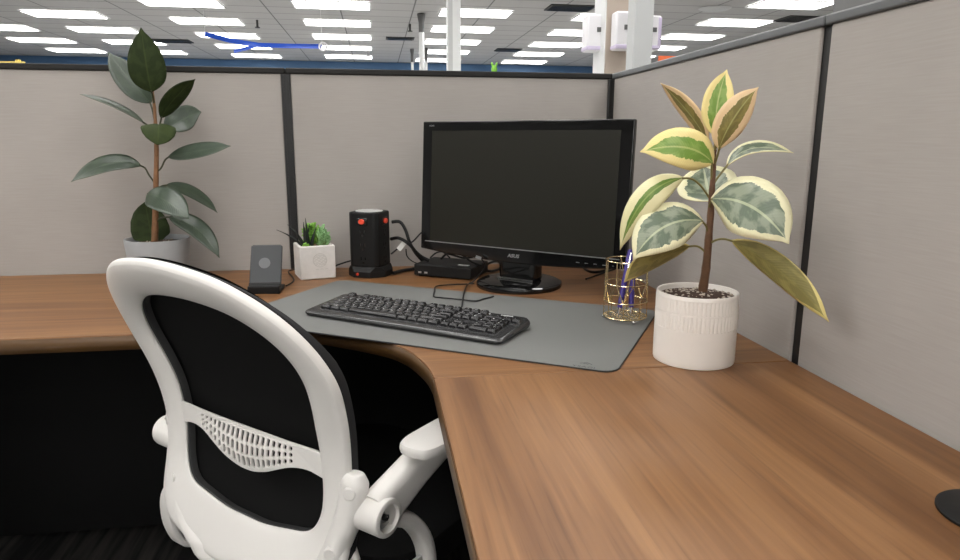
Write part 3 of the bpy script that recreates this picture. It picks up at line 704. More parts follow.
def bush(c, r, h, n, lw, name, m_):
    b = bmesh.new()
    for k in range(n):
        a = random.uniform(0, 2*PI); rr = r*math.sqrt(random.random()); z0 = random.uniform(.1, 1)*h
        p = cm @ Vector((c[0]+rr*math.cos(a)*.9, c[1]+rr*math.sin(a)*.9, .080+z0*(1-.35*(rr/r)**2)))
        d = Vector((math.cos(a)*.8, math.sin(a)*.8, random.uniform(.2, 1.3))).normalized()
        s = d.cross(Vector((random.uniform(-1, 1), random.uniform(-1, 1), .3))).normalized(); L = lw*random.uniform(1.2, 1.9)
        tube(b, [p-d*L*.5, p, p+d*L*.5, p+d*L*.7], [lw*.25, lw*.5, lw*.42, lw*.08], 6)
    tube(b, [cm @ Vector((c[0], c[1], .078)), cm @ Vector((c[0], c[1], .080+h*.8))], lw*.3, 6)
    return fin(b, name, m_, t)
bush((.046, .055), .026, .062, 190, .0066, 'bushy_succulent', 'succ_green')
bush((.068, .036), .018, .054, 100, .0076, 'pale_succulent', 'succ_pale')
bush((.020, .014), .009, .014, 40, .0042, 'small_succulent', 'succ_green')
b = bmesh.new(); tube(b, [cm @ Vector((S, .070, .012)), cm @ Vector((S+.02, .075, .02)), cm @ Vector((S+.045, .078, .026)), cm @ Vector((S+.075, .070, .034))], .0022, 6)
tag(fin(b, 'cable', 'matte'), 'short black cable running behind the cube planter to the tower', 'cable')

# ================================================================== phone charger stand
t = thing('phone_charging_stand', 'dark grey phone charging stand left of the cube planter', 'phone charger', (-.944, -.30, DZ))
gm = XF((-.950, -.326, DZ), math.radians(-2))
b = bmesh.new(); box(b, (0, .040, .004), (.074, .080, .008), gm); box(b, (0, .006, .011), (.074, .012, .016), gm); fin(b, 'base', 'matte', t, bevel=.002)
pm2 = gm @ Matrix.Translation((0, .018, .014)) @ Matrix.Rotation(math.radians(-30), 4, 'X')
b = bmesh.new(); box(b, (0, .004, .052), (.074, .010, .108), pm2); fin(b, 'back_plate', 'charger', t, bevel=.003, seg=3)
b = bmesh.new(); box(b, (0, -.0014, .004), (.0735, .002, .012), pm2); fin(b, 'ledge_pad', 'matte', t, smooth=False)
b = bmesh.new(); lathe(b, [(.0135, 0), (.0135, .0006)], pm2 @ Matrix.Translation((-.003, -.0010, .060)) @ Matrix.Rotation(PI/2, 4, 'X'), 32); fin(b, 'charging_mark', 'charger_ring', t)
b = bmesh.new(); box(b, (0, .001, .1063), (.066, .004, .0015), pm2); fin(b, 'top_edge', 'charger_ring', t, smooth=False)
b = bmesh.new(); box(b, (0, .070, .030), (.03, .006, .050), gm); fin(b, 'strut', 'matte', t, smooth=False)
b = bmesh.new(); tube(b, crom([(-.906, -.265, DZ+.006), (-.895, -.215, DZ+.006), (-.885, -.16, DZ+.010) , (-.92, -.07, DZ+.006), (-.93, -.03, DZ+.004)][:2]+[(-.903, -.150, DZ+.004), (-.925, -.060, DZ+.004), (-.90, -.03, DZ+.004)], 5), .0018, 6)
tag(fin(b, 'cable', 'matte'), 'thin black cable from the phone charging stand going behind the cube planter', 'cable')

# ================================================================== wire pen cup and pens
cc = Vector((-.1885, -.672, DZ+MZ)); R_ = .0425; H_ = .122
t = thing('wire_pen_cup', 'gold geometric wire pen cup at the right end of the mat', 'pen cup', cc)
def ring(z, r=R_): return [cc+Vector((r*math.cos(2*PI*k/48), r*math.sin(2*PI*k/48), z)) for k in range(48)]
for z in (.008, .040, .076, H_):
    b = bmesh.new(); tube(b, ring(z), .0013, 6, closed=True); fin(b, 'wire_ring', 'gold', t)
b = bmesh.new()
def pt(k, z): a = 2*PI*k/8+.35; return cc+Vector((R_*math.cos(a), R_*math.sin(a), z))
for k in range(8):
    tube(b, [pt(k, .008), pt(k, .040)], .0010, 5)
    tube(b, [pt(k+.5, .076), pt(k+.5, H_)], .0010, 5)
    tube(b, [pt(k, .040), pt(k+.5, .076)], .0010, 5); tube(b, [pt(k+1, .040), pt(k+.5, .076)], .0010, 5)
    if k % 2: tube(b, [pt(k+.5, H_), pt(k, .040)], .0010, 5)
fin(b, 'wire_lattice', 'gold', t)
b = bmesh.new()
for k in range(9):
    x = -R_+2*R_*k/8; yy = math.sqrt(max(0, R_*R_-x*x)); 
    if yy > .004: tube(b, [cc+Vector((x, -yy, .008)), cc+Vector((x, yy, .008))], .0008, 5); tube(b, [cc+Vector((-yy, x, .008)), cc+Vector((yy, x, .008))], .0008, 5)
fin(b, 'wire_floor', 'gold', t)
for k in range(3):
    a = 2*PI*k/3-1.5; b = bmesh.new(); bmesh.ops.create_uvsphere(b, u_segments=12, v_segments=8, radius=.0038, matrix=Matrix.Translation(cc+Vector((R_*math.cos(a), R_*math.sin(a), .0038)))); fin(b, 'ball_foot', 'chrome', t)
def pen(p0, p1, lb):
    p0, p1 = Vector(p0), Vector(p1); d = (p1-p0).normalized(); L = (p1-p0).length
    t = thing('pen', lb, 'pen', p0, 'pens in the gold wire cup')
    b = bmesh.new(); tube(b, [p0, p0+d*.006, p0+d*.020], [.0006, .0024, .0050], 12); fin(b, 'tip', 'chrome', t)
    b = bmesh.new(); tube(b, [p0+d*.0195, p0+d*.05, p0+d*(L-.01), p1], [.0050, .0056, .0054, .0048], 12); fin(b, 'barrel', 'pen', t)
    b = bmesh.new(); sd = d.cross(Vector((0, 1, 0))).normalized(); tube(b, [p1-d*.045-Vector((0, .006, 0)), p1-d*.005-Vector((0, .006, 0))], .0012, 6); fin(b, 'clip', 'chrome', t)
pen(cc+Vector((-.022, -.020, .0096)), cc+Vector((.010, .012, .140)), 'purple pen leaning right in the gold wire cup, left one at its tip')
pen(cc+Vector((.004, -.022, .0096)), cc+Vector((.018, .014, .142)), 'purple pen in the gold wire cup, right one at its tip')

# ================================================================== black grommet cap
b = bmesh.new(); lathe(b, [(.046, DZ), (.0505, DZ+.0005), (.0505, DZ+.003), (.048, DZ+.0045), (.0, DZ+.0045)], Matrix.Translation((-.0905, -1.430, 0)), 48, cap=False)
tag(fin(b, 'desk_grommet', 'matte'), 'flat black round cap on the right desk beside the partition', 'grommet')

# ================================================================== cables
def cable(pts, r, label, name='cable', grp=None, n=6):
    b = bmesh.new(); tube(b, crom(pts, n), r, 8); return tag(fin(b, name, 'matte'), label, 'cable', grp)
cable([A(392, 222, 1.845), A(400, 222, 1.84), A(405.5, 230, 1.84), A(409.5, 242, 1.84), A(415, 252, 1.86), A(420, 258, 1.875), A(423, 261, 1.885), A(427, 264, 1.895)], .0046, 'thick black power cord arching from the top of the tower toward the monitor')
cb_ = cable([A(391, 239, 1.84), A(398, 238, 1.825), A(405, 241, 1.815), A(411, 246, 1.818), A(416, 252, 1.828), A(422, 257, 1.838), A(429, 260.5, 1.845)], .0046, 'black power cord with a white tag leaving the middle of the tower')
b = bmesh.new(); q = A(401.5, 246, 1.825); box(b, (0, 0, 0), (.013, .0012, .026), XF(q, -.1, 0, math.radians(40))); fin(b, 'white_tag', 'paper', cb_, smooth=False)
cable([A(391, 254, 1.84), A(396, 250, 1.84), A(404, 243, 1.85), A(412, 242, 1.87), A(421, 233, 1.90), A(428, 228, 1.92)], .0022, 'thin black cord rising behind the left edge of the monitor')
cable([D(393, 273, .006), D(403, 270.5, .005), D(412, 269, .005), D(424, 266, .006)], .0045, 'black cord lying on the desk between tower and computer box')
cable([A(406, 249, 1.86), A(407, 256, 1.87), A(412, 261, 1.88), A(419, 264, 1.90)], .0015, 'very thin cord hanging behind the computer box near the tower')
for i, (pts, r, lb) in enumerate((
    ([A(430, 258, 1.86), A(436, 253, 1.86), A(443, 252, 1.85), A(450, 258, 1.84)], .0022, 'black cord looping over the back of the computer box, left loop'),
    ([A(441, 259, 1.84), A(447, 254, 1.83), A(456, 256, 1.82), A(464, 258, 1.82), A(473, 257, 1.82)], .0030, 'black cord looping over the back of the computer box, right loop'),
    ([A(452, 253, 1.83), A(462, 255, 1.82), A(472, 262, 1.81), A(482, 266, 1.80)], .0028, 'black cord dropping behind the right end of the computer box'))):
    cable(pts, r, lb)
cable([D(484, 266, .008), D(492, 262, .02), D(499, 262, .012), D(500, 268, .006), D(492, 271, .004), D(484, 270, .004)], .0032, 'coiled black cord between the computer box and the monitor base')
cable([D(580, 262, .01), D(584, 268, .004), D(590, 271.5, .004), D(598, 272, .004), D(606, 270, .004), D(614, 266, .004)], .0036, 'black cord curving on the desk behind the pen cup')
cable([D(586, 279, .003), D(596, 275.5, .003), D(606, 272, .003), D(618, 268, .003)], .0022, 'thinner black cord on the desk left of the pen cup')
ub = cable([D(462, 306.5, .010), D(463, 298, .012), D(464.5, 291, .010), D(466.5, 286, .006), D(469, 283.5, .005), D(472.5, 282, .008), A(478, 276.5, 1.715), A(485, 267, 1.70), A(483, 261, 1.69), A(480.5, 258, 1.69)], .0017, 'thin keyboard cord rising over the computer box to a silver plug')
b = bmesh.new(); q = A(478.5, 257.5, 1.69); box(b, (0, 0, 0), (.014, .006, .006), XF(q, math.radians(-20), 0, .3)); fin(b, 'plug', 'silver', ub, smooth=False)
cable([D(474, 283.5, .004), D(466, 284, .004), D(446, 285, .0045), D(436, 286.5, .0055), D(434.5, 291, .0055), D(434, 296.5, .005), D(440, 297.5, .005), D(450, 298.5, .006), D(463, 299.8, .006), D(476, 301, .006), D(483, 299, .0055), D(488, 297.8, .0055), D(493.5, 296.2, .0050)], .0017, 'thin black cord looping on the mat behind the keyboard')
#@@PLANTS
# ================================================================== plants
PROF = [(0, .05), (.04, .28), (.1, .52), (.2, .80), (.33, .96), (.45, 1.0), (.58, .97), (.7, .85), (.8, .66), (.88, .43), (.935, .21), (.97, .07), (1, .01)]
PROFB = [(0, .42), (.06, .78), (.15, .95), (.35, 1), (.6, .90), (.8, .66), (.92, .36), (1, .02)]
def prof(t, tab=PROF):
    for (a, x), (c, y) in zip(tab, tab[1:]):
        if t <= c: return x+(y-x)*(t-a)/(c-a)
    return .01
def leaf(par, B, Mi, T, hw, ang, m_, fold=.12, curl=0.0, petiole=None, pm='petiole', pr=.0017, nl=22, nw=8, ripple=.0, seed=0, blunt=False):
    """B, Mi, T: base, a point the midrib passes at its middle, tip; ang turns the blade about its midrib (0 = face on)"""
    B, Mi, T = Vector(B), Vector(Mi), Vector(T); C = Mi*2-(B+T)/2
    b = bmesh.new(); uvl = b.loops.layers.uv.new('UVMap'); grid = []
    for i in range(nl+1):
        t = i/nl; P = B*(1-t)**2+C*2*t*(1-t)+T*t*t; tg = ((C-B)*2*(1-t)+(T-C)*2*t).normalized()
        vw = (P-CAM).normalized(); vw = (vw-tg*vw.dot(tg)).normalized(); pp = tg.cross(vw).normalized()
        a = math.radians(ang(t) if callable(ang) else ang)
        W = pp*math.cos(a)+vw*math.sin(a); Nn = W.cross(tg).normalized()
        if Nn.dot(vw) > 0 and False: Nn = -Nn
        row_ = []
        for j in range(nw+1):
            v = -1+2*j/nw; h = hw*prof(t, PROFB if blunt else PROF); PP = P - tg*(hw*.9*abs(v)*(1-abs(v))*(1-t)**2 if blunt else 0)
            off = fold*abs(v)*h + curl*v*v*h + ripple*h*math.sin(t*14+v*2+seed)*abs(v)
            row_.append((b.verts.new(PP+W*(v*h)+Nn*off), t, (v+1)/2))
        grid.append(row_)
    for i in range(nl):
        for j in range(nw):
            q = (grid[i][j], grid[i][j+1], grid[i+1][j+1], grid[i+1][j])
            f = b.faces.new([x[0] for x in q])
            for l, x in zip(f.loops, q): l[uvl].uv = (x[1], x[2])
    o = fin(b, 'leaf', [m_, M_under[M[m_].name]], par, recalc=False)
    sd = o.modifiers.new('thickness', 'SOLIDIFY'); sd.thickness = .0006; sd.offset = 0; sd.material_offset = 1; sd.material_offset_rim = 1
    if petiole:
        b = bmesh.new(); tube(b, crom([Vector(p) for p in petiole]+[B+(C-B).normalized()*.004], 4), pr, 7); fin(b, 'petiole', pm, o)
    return o
# ---- variegated plant on the right
pc = Vector((-.1605, -.921, DZ)); PR = .066; PH = .117
dR = (pc-CAM).dot(FW)
t = thing('potted_rubber_plant', 'variegated cream and green rubber plant in a white ribbed pot', 'potted plant', pc)
b = bmesh.new(); seg = 180; rings = []
for r, z, fl in ((.0635, 0, 0), (.0652, .0008, 0), (.0658, .003, 0), (.066, .012, 0), (.066, .061, 0), (.0661, .0615, 1), (.0661, .0855, 1), (.0660, .0858, 0), (.0656, .0866, 0), (.0656, .0880, 0), (.0660, .0888, 0), (.0660, .0890, 1), (.0658, .110, 1), (.0656, .1105, 0), (.0652, PH-.001, 0), (.0645, PH, 0), (.0620, PH, 0), (.0612, PH-.001, 0), (.0608, PH-.02, 0)):
    rings.append([b.verts.new(pc+Vector(((r-(.0016 if fl and i % 3 == 0 else 0))*math.cos(2*PI*i/seg), (r-(.0016 if fl and i % 3 == 0 else 0))*math.sin(2*PI*i/seg), z))) for i in range(seg)])
for a_, c_ in zip(rings, rings[1:]):
    for i in range(seg): b.faces.new((a_[i], a_[(i+1) % seg], c_[(i+1) % seg], c_[i]))
b.faces.new(rings[0][::-1]); fin(b, 'pot', 'pot_white', t)
def soil(par, c, r, z, n, name='soil'):
    b = bmesh.new(); lathe(b, [(r, z-.008), (r, z), (r*.6, z+.004), (r*.2, z+.006), (.0005, z+.006)], Matrix.Translation((c.x, c.y, c.z)), 32); so = fin(b, name, 'soil', par)
    b = bmesh.new()
    for k in range(n):
        a = random.uniform(0, 2*PI); rr = r*.95*math.sqrt(random.random())
        bmesh.ops.create_icosphere(b, subdivisions=1, radius=random.uniform(.0012, .0032), matrix=Matrix.Translation(c+Vector((rr*math.cos(a), rr*math.sin(a), z+.005*(1-rr/r)+.001))))
    fin(b, 'bark_chip', 'bark', so)['kind'] = 'stuff'
soil(t, pc, .0612, PH-.009, 120)
nR = Vector((pc.x-CAM.x, pc.y-CAM.y, 0)).normalized()
def R(px, py, o=0):                              # on the upright plane through the pot that faces the viewer, o behind it
    r = ray(px, py); return CAM + r*(((pc-CAM).dot(nR)+o)/r.dot(nR))
st = crom([R(702, 300, .01), R(703.5, 285, .008), R(706, 268, .004), R(708.5, 240), R(710.5, 215), R(712, 190), R(713.5, 168), R(714.5, 150)], 4)
b = bmesh.new(); tube(b, st, [.0082-.0052*k/(len(st)-1)+.0006*(k % 4 == 0) for k in range(len(st))], 10); fin(b, 'stem', 'stem_brown', t)
b = bmesh.new(); tube(b, [R(714, 156), R(716, 140), R(717, 128)], [.0030, .0024, .0008], 8); fin(b, 'shoot_tip', 'petiole', t)
leaf(t, R(708, 142, .01), R(688, 112, .02), R(660.5, 83, .02), .021, 48, 'leaf_young', petiole=[R(714, 158), R(711, 150, .005)])
leaf(t, R(716, 136, -.005), R(717.5, 104, 0), R(727, 69.5, .01), .0235, 175, 'leaf_young', fold=.18, petiole=[R(714, 155), R(715.5, 145)])
leaf(t, R(719, 149, -.02), R(734, 118, -.035), R(758.5, 87, -.03), .0245, -18, 'leaf_young', fold=.22, petiole=[R(714.5, 165), R(717, 157, -.01)])
leaf(t, R(713, 164, -.012), R(685, 147.5, -.055), R(640, 152, -.085), .033, 158, 'leaf_young', fold=.1, curl=-.2, petiole=[R(712, 186), R(711.5, 175, -.004)])
leaf(t, R(727, 166, .03), R(753, 148.5, .035), R(793.5, 153, .03), .019, 180+58, 'leaf_mature', fold=.15, petiole=[R(712, 190, .004), R(716, 180, .015)])
leaf(t, R(711, 201, .02), R(707, 186, .06), R(703, 163, .09), .048, 180, 'leaf_mature', fold=.1, curl=.1, petiole=[R(711, 212), R(711, 206, .008)])
leaf(t, R(684, 178, -.03), R(645, 199, -.06), R(620, 250, -.05), .0235, 165, 'leaf_stripe', fold=-.12, curl=-.25, petiole=[R(709.5, 198), R(701, 186, -.015), R(692, 179, -.025)])
leaf(t, R(703, 221, -.02), R(664, 227, -.07), R(633, 260, -.085), .038, 180-14, 'leaf_mature', fold=.06, curl=-.2, petiole=[R(708, 234), R(706, 226, -.01)])
leaf(t, R(690, 246, .0), R(652, 261, -.01), R(624, 282.5, -.02), .0255, 48, 'leaf_olive', fold=.1, curl=.1, petiole=[R(707.5, 255), R(702, 249), R(696, 246)])
leaf(t, R(711, 199, -.015), R(752, 207, -.075), R(789, 244, -.10), .0455, 180+10, 'leaf_mature', fold=.05, curl=-.2, petiole=[R(709.5, 212), R(709.5, 205, -.005)])
leaf(t, R(731, 240.5, -.02), R(781, 272, -.07), R(829, 322, -.125), .0215, -25, 'leaf_olive', fold=.1, curl=.1, petiole=[R(709, 244), R(716, 240, -.008), R(724, 239, -.015)], pr=.0018)
b = bmesh.new(); tube(b, crom([R(710, 152, .01), R(704, 142, .02), R(692, 137.5, .02)], 4), .002, 6); fin(b, 'bud', 'pot_white', t)

# ---- dark plant on the left
lc_ = Vector((-1.243, -.105, DZ)); dL = (lc_-CAM).dot(FW); LPH = .108
t = thing('potted_rubber_plant', 'dark green rubber plant in a grey pot by the left partition', 'potted plant', lc_)
b = bmesh.new(); lathe(b, [(.060, 0), (.066, .002), (.0690, .008), (.0785, LPH-.002), (.0780, LPH), (.0735, LPH), (.0725, LPH-.002), (.071, LPH-.025)], Matrix.Translation(lc_), 72, cap=False)
fin(b, 'pot', 'pot_grey', t)
b = bmesh.new(); lathe(b, [(.060, .0005), (.0005, .0005)], Matrix.Translation(lc_), 48, cap=False); fin(b, 'pot_bottom', 'pot_grey', t)
soil(t, lc_, .0715, LPH-.014, 50)
def Lf(px, py, o=0): return PY(px, py, lc_.y+o)
st = crom([Lf(154.5, 246), Lf(155, 230), Lf(155.5, 205), Lf(156, 180), Lf(156.5, 150), Lf(155.5, 125), Lf(154.5, 108), Lf(152.5, 90)], 4)
b = bmesh.new(); tube(b, st, [.0088-.0062*k/(len(st)-1)+.0005*(k % 4 == 0) for k in range(len(st))], 10); fin(b, 'stem', 'stem_tan', t)
DK = dict(pm='petiole_dark', pr=.0022)
leaf(t, Lf(151.5, 92, -.02), Lf(146.5, 66, -.03), Lf(141, 27.5, -.02), .043, 8, 'leaf_matte', fold=.1, petiole=[Lf(154, 104), Lf(153, 97, -.01)], **DK)
leaf(t, Lf(151, 103, .02), Lf(131, 81, .03), Lf(108, 52, .05), .037, 158, 'leaf_dark', fold=.1, petiole=[Lf(155, 125), Lf(153, 112, .01)], **DK)
leaf(t, Lf(144, 123, 0), Lf(115, 106, -.01), Lf(79.5, 94, -.02), .028, 106, 'leaf_dark', fold=.1, petiole=[Lf(155, 134), Lf(150, 127)], **DK)
leaf(t, Lf(161, 118, -.01), Lf(175, 98, -.01), Lf(195.5, 79, -.02), .026, -35, 'leaf_matte', fold=.1, petiole=[Lf(156, 138), Lf(159, 128, -.005)], **DK)
leaf(t, Lf(165, 131, .02), Lf(184, 119, .05), Lf(201.5, 112, .04), .034, 205, 'leaf_dark', fold=.12, petiole=[Lf(156, 142), Lf(160, 136, .01)], **DK)
leaf(t, Lf(158.5, 124.5, -.02), Lf(158.5, 132, -.05), Lf(157.5, 145, -.07), .040, 180, 'leaf_matte', fold=-.05, blunt=True, petiole=[Lf(156, 140), Lf(156.5, 130, -.015)], **DK)
leaf(t, Lf(141, 166, -.01), Lf(108, 164, -.03), Lf(71, 182, -.05), .030, 180-48, 'leaf_dark', fold=.1, petiole=[Lf(155.5, 184), Lf(149, 175), Lf(145, 168)], **DK)
leaf(t, Lf(168, 157, 0), Lf(198, 151, -.01), Lf(231, 146, -.02), .028, 180+48, 'leaf_dark', fold=.1, petiole=[Lf(156.5, 172), Lf(161, 168), Lf(165, 160)], **DK)
leaf(t, Lf(147, 194, -.05), Lf(166, 201, -.09), Lf(189, 219, -.12), .039, 180+28, 'leaf_dark', fold=.08, petiole=[Lf(155.5, 205, -.01), Lf(151, 197, -.03)], **DK)
leaf(t, Lf(166, 185, .02), Lf(192, 193, .02), Lf(217.5, 213, .0), .024, 180+50, 'leaf_dark', fold=.12, petiole=[Lf(156, 192), Lf(161, 186.5, .01)], **DK)
leaf(t, Lf(169, 217, -.01), Lf(197, 229, -.03), Lf(219.5, 258, -.05), .030, 180+36, 'leaf_dark', fold=.1, petiole=[Lf(155.5, 224), Lf(161, 218, -.005)], **DK)
leaf(t, Lf(153, 240, .015), Lf(149, 223, .045), Lf(145, 202, .06), .047, 0, 'leaf_matte', fold=.03, blunt=True, petiole=[Lf(154.5, 240), Lf(154.5, 239, .005)], **DK)
#@@CHAIR
# ================================================================== office chair
CO = Vector((-.89128, -.84544, DZ-.18142)); cF = Vector((.67172, .74080, 0)); cR = Vector((.74080, -.67172, 0)); cZ = Vector((0, 0, 1))
ct = thing('office_chair', 'white framed office chair with black mesh back and flip arms at the corner desk', 'office chair', (CO.x, CO.y, 0))
def wv(v): return -.017+.095*v-1.354*v*v+.198*v**3
def ch(u, v, w): return CO + cR*u + cZ*v + cF*w
def bk(u, v, o=0):                                # on the curved back surface, o = forward of it
    sl = .095-2.708*v+.594*v*v; nn = Vector((0, -sl, 1)).normalized()   # (u, v, w) normal
    return ch(u, v+nn.y*o, wv(v)+nn.z*o)
OUT = [(0, .371), (.066, .3665), (.127, .354), (.174, .331), (.208, .303), (.230, .271), (.242, .240), (.2475, .203), (.241, .150), (.234, .100), (.229, .050), (.230, 0), (.232, -.045), (.230, -.080), (.219, -.108), (.190, -.131), (.135, -.147), (.060, -.156)]
INN = [(0, .3125), (.060, .309), (.108, .2985), (.147, .277), (.170, .252), (.181, .226), (.1835, .198), (.179, .160), (.174, .122), (.1735, .082), (.174, .040), (.1745, .005), (.1715, -.022), (.160, -.047), (.140, -.060), (.105, -.067), (.050, -.0755)]
def loop(h, n):
    full = [(x, y, 0) for x, y in h] + [(0, h[-1][1]-(.001), 0)] + [(-x, y, 0) for x, y in h[:0:-1]]
    c = crom(full, 12, closed=True); L = [0]
    for i in range(len(c)): L.append(L[-1]+(c[(i+1) % len(c)]-c[i]).length)
    return c, L
def by_angle(h, n):
    c, _ = loop(h, n); cen = Vector((0, .105, 0)); res = []
    an = [math.atan2((p-cen).x*1.0, (p-cen).y) for p in c]
    un = []; pa = None
    for a in an:
        if pa is not None:
            while a < pa-PI: a += 2*PI
        un.append(a); pa = a
    un.append(un[0]+2*PI); cc_ = c+[c[0]]
    out = []
    for k in range(n):
        a = un[0]+2*PI*k/n
        for i in range(len(c)):
            if un[i] <= a <= un[i+1]+1e-9:
                f = (a-un[i])/max(1e-9, un[i+1]-un[i]); q = cc_[i].lerp(cc_[i+1], f); out.append((q.x, q.y)); break
        else: out.append((c[0].x, c[0].y))
    return out
NL = 160
oo, ii = by_angle(OUT, NL), by_angle(INN, NL)
# cross-section of the frame from outer (s=0) to inner (s=1): back side bulges, front side flat
SEC = [(0.0, .007), (-.004, .002), (.03, -.003), (.16, -.007), (.5, -.009), (.80, -.006), (.97, -.002), (1.01, .001), (1.0, .004), (.85, .011), (.5, .013), (.12, .012), (.02, .010)]
b = bmesh.new(); rings = []
for (ox, oy), (ix, iy) in zip(oo, ii):
    rings.append([b.verts.new(bk(ox+(ix-ox)*s, oy+(iy-oy)*s, o)) for s, o in SEC])
for k in range(NL):
    a_, c_ = rings[k], rings[(k+1) % NL]
    for j in range(len(SEC)): b.faces.new((a_[j], a_[(j+1) % len(SEC)], c_[(j+1) % len(SEC)], c_[j]))
fo = fin(b, 'back_frame', 'chair', ct); fo.modifiers.new('sub', 'SUBSURF').levels = 1; fo.modifiers['sub'].render_levels = 1
# mesh panel in front of the frame
b = bmesh.new(); G = []
RS = [0, .15, .3, .45, .6, .75, .88, .97, 1.0]
for s in RS:
    G.append([b.verts.new(bk(x*.97*s, .105+(y-.105)*.97*s, .019+.006*(1-s*s))) for x, y in oo] if s else [b.verts.new(bk(0, .105, .025))])
for k in range(NL): b.faces.new((G[0][0], G[1][(k+1) % NL], G[1][k]))
for a_, c_ in zip(G[1:], G[2:]):
    for k in range(NL): b.faces.new((a_[k], a_[(k+1) % NL], c_[(k+1) % NL], c_[k]))
fin(b, 'mesh_panel', 'mesh', ct)
b = bmesh.new(); rings = []
for (ox, oy) in oo:
    fo_ = 1.45-.95*max(0, min(1, (oy-.23)/.13))
    rings.append([b.verts.new(bk(ox*sx, .105+(oy-.105)*sx, o if o < .009 else .007+(o-.007)*fo_)) for sx, o in ((.965, .007), (.982, .010), (.988, .0145), (.982, .020), (.955, .023), (.92, .020))])
for k in range(NL):
    a_, c_ = rings[k], rings[(k+1) % NL]
    for j in range(6): b.faces.new((a_[j], a_[(j+1) % 6], c_[(j+1) % 6], c_[j]))

fin(b, 'mesh_rim', 'rim', ct)
b = bmesh.new(); rings = []
for ix, iy in ii:
    rings.append([b.verts.new(bk(ix*sx, .105+(iy-.105)*sx, o)) for sx, o in ((1.02, .004), (.995, .006), (.990, .0175), (1.02, .0185))])
for k in range(NL):
    a_, c_ = rings[k], rings[(k+1) % NL]
    for j in range(4): b.faces.new((a_[j], a_[(j+1) % 4], c_[(j+1) % 4], c_[j]))
fin(b, 'mesh_inner_ring', 'inner_ring', ct)  # dark grey ring between the white frame and the mesh
# lumbar support: crescent with three rows of slots
TOPL = [(-.178, .083), (-.12, .0815), (-.06, .081), (0, .081), (.06, .0805), (.12, .0795), (.178, .079)]
BOTL = [(-.178, .042), (-.150, .048), (-.128, .049), (-.105, .044), (-.080, .031), (-.050, .014), (-.020, .0045), (.0, .003), (.020, .0045), (.050, .013), (.080, .026), (.105, .036), (.128, .041), (.150, .041), (.178, .035)]
def ip(tab, u):
    for (a, x), (c, y) in zip(tab, tab[1:]):
        if u <= c: return x+(y-x)*(u-a)/(c-a)
    return tab[-1][1]
cu = bpy.data.curves.new('lumbar', 'CURVE'); cu.dimensions = '2D'; cu.fill_mode = 'BOTH'; cu.extrude = .0012; cu.bevel_depth = .0010; cu.bevel_resolution = 1; cu.offset = -.0010
def spl(pts):
    s = cu.splines.new('POLY'); s.points.add(len(pts)-1)
    for p, q in zip(s.points, pts): p.co = (q[0], q[1], 0, 1)
    s.use_cyclic_u = True
us = [-.182+.364*k/60 for k in range(61)]
spl([(u, ip(TOPL, max(-.178, min(.178, u)))) for u in us] + [(p.x, p.y) for p in crom([(x, y, 0) for x, y in BOTL], 4)][::-1])
nsl = 19
for k in range(nsl):
    u = -.112+.224*k/(nsl-1); tp, bt = ip(TOPL, u)-.0065, ip(BOTL, u)+.0075
    H = tp-bt; g = .0035
    for r_ in range(3):
        h = (H-2*g)/3
        if h < .004: h = .004
        y1 = tp-r_*(h+g); y0 = y1-h; w = .0033
        if y0 < bt-.003: continue
        sk = .0025
        q = rrect(w*1.9, max(h, .0045), .0024, 3, u, (y0+y1)/2)
        spl([(x+sk*((y-(y0+y1)/2)/max(h, .004)), y) for x, y in q][::-1])
tmp = bpy.data.objects.new('t', cu); COL.objects.link(tmp)
me = bpy.data.meshes.new_from_object(tmp.evaluated_get(bpy.context.evaluated_depsgraph_get())); bpy.data.objects.remove(tmp); me.materials.clear()
for v in me.vertices:
    u, vv, o = v.co; bul = -.012*max(0, 1-(u/.16)**2)*math.sin(PI*max(0, min(1, (vv+.01)/.10)))
    v.co = bk(u, vv, -o+.001+bul)
link('lumbar_support', me, 'chair', ct, smooth=False)
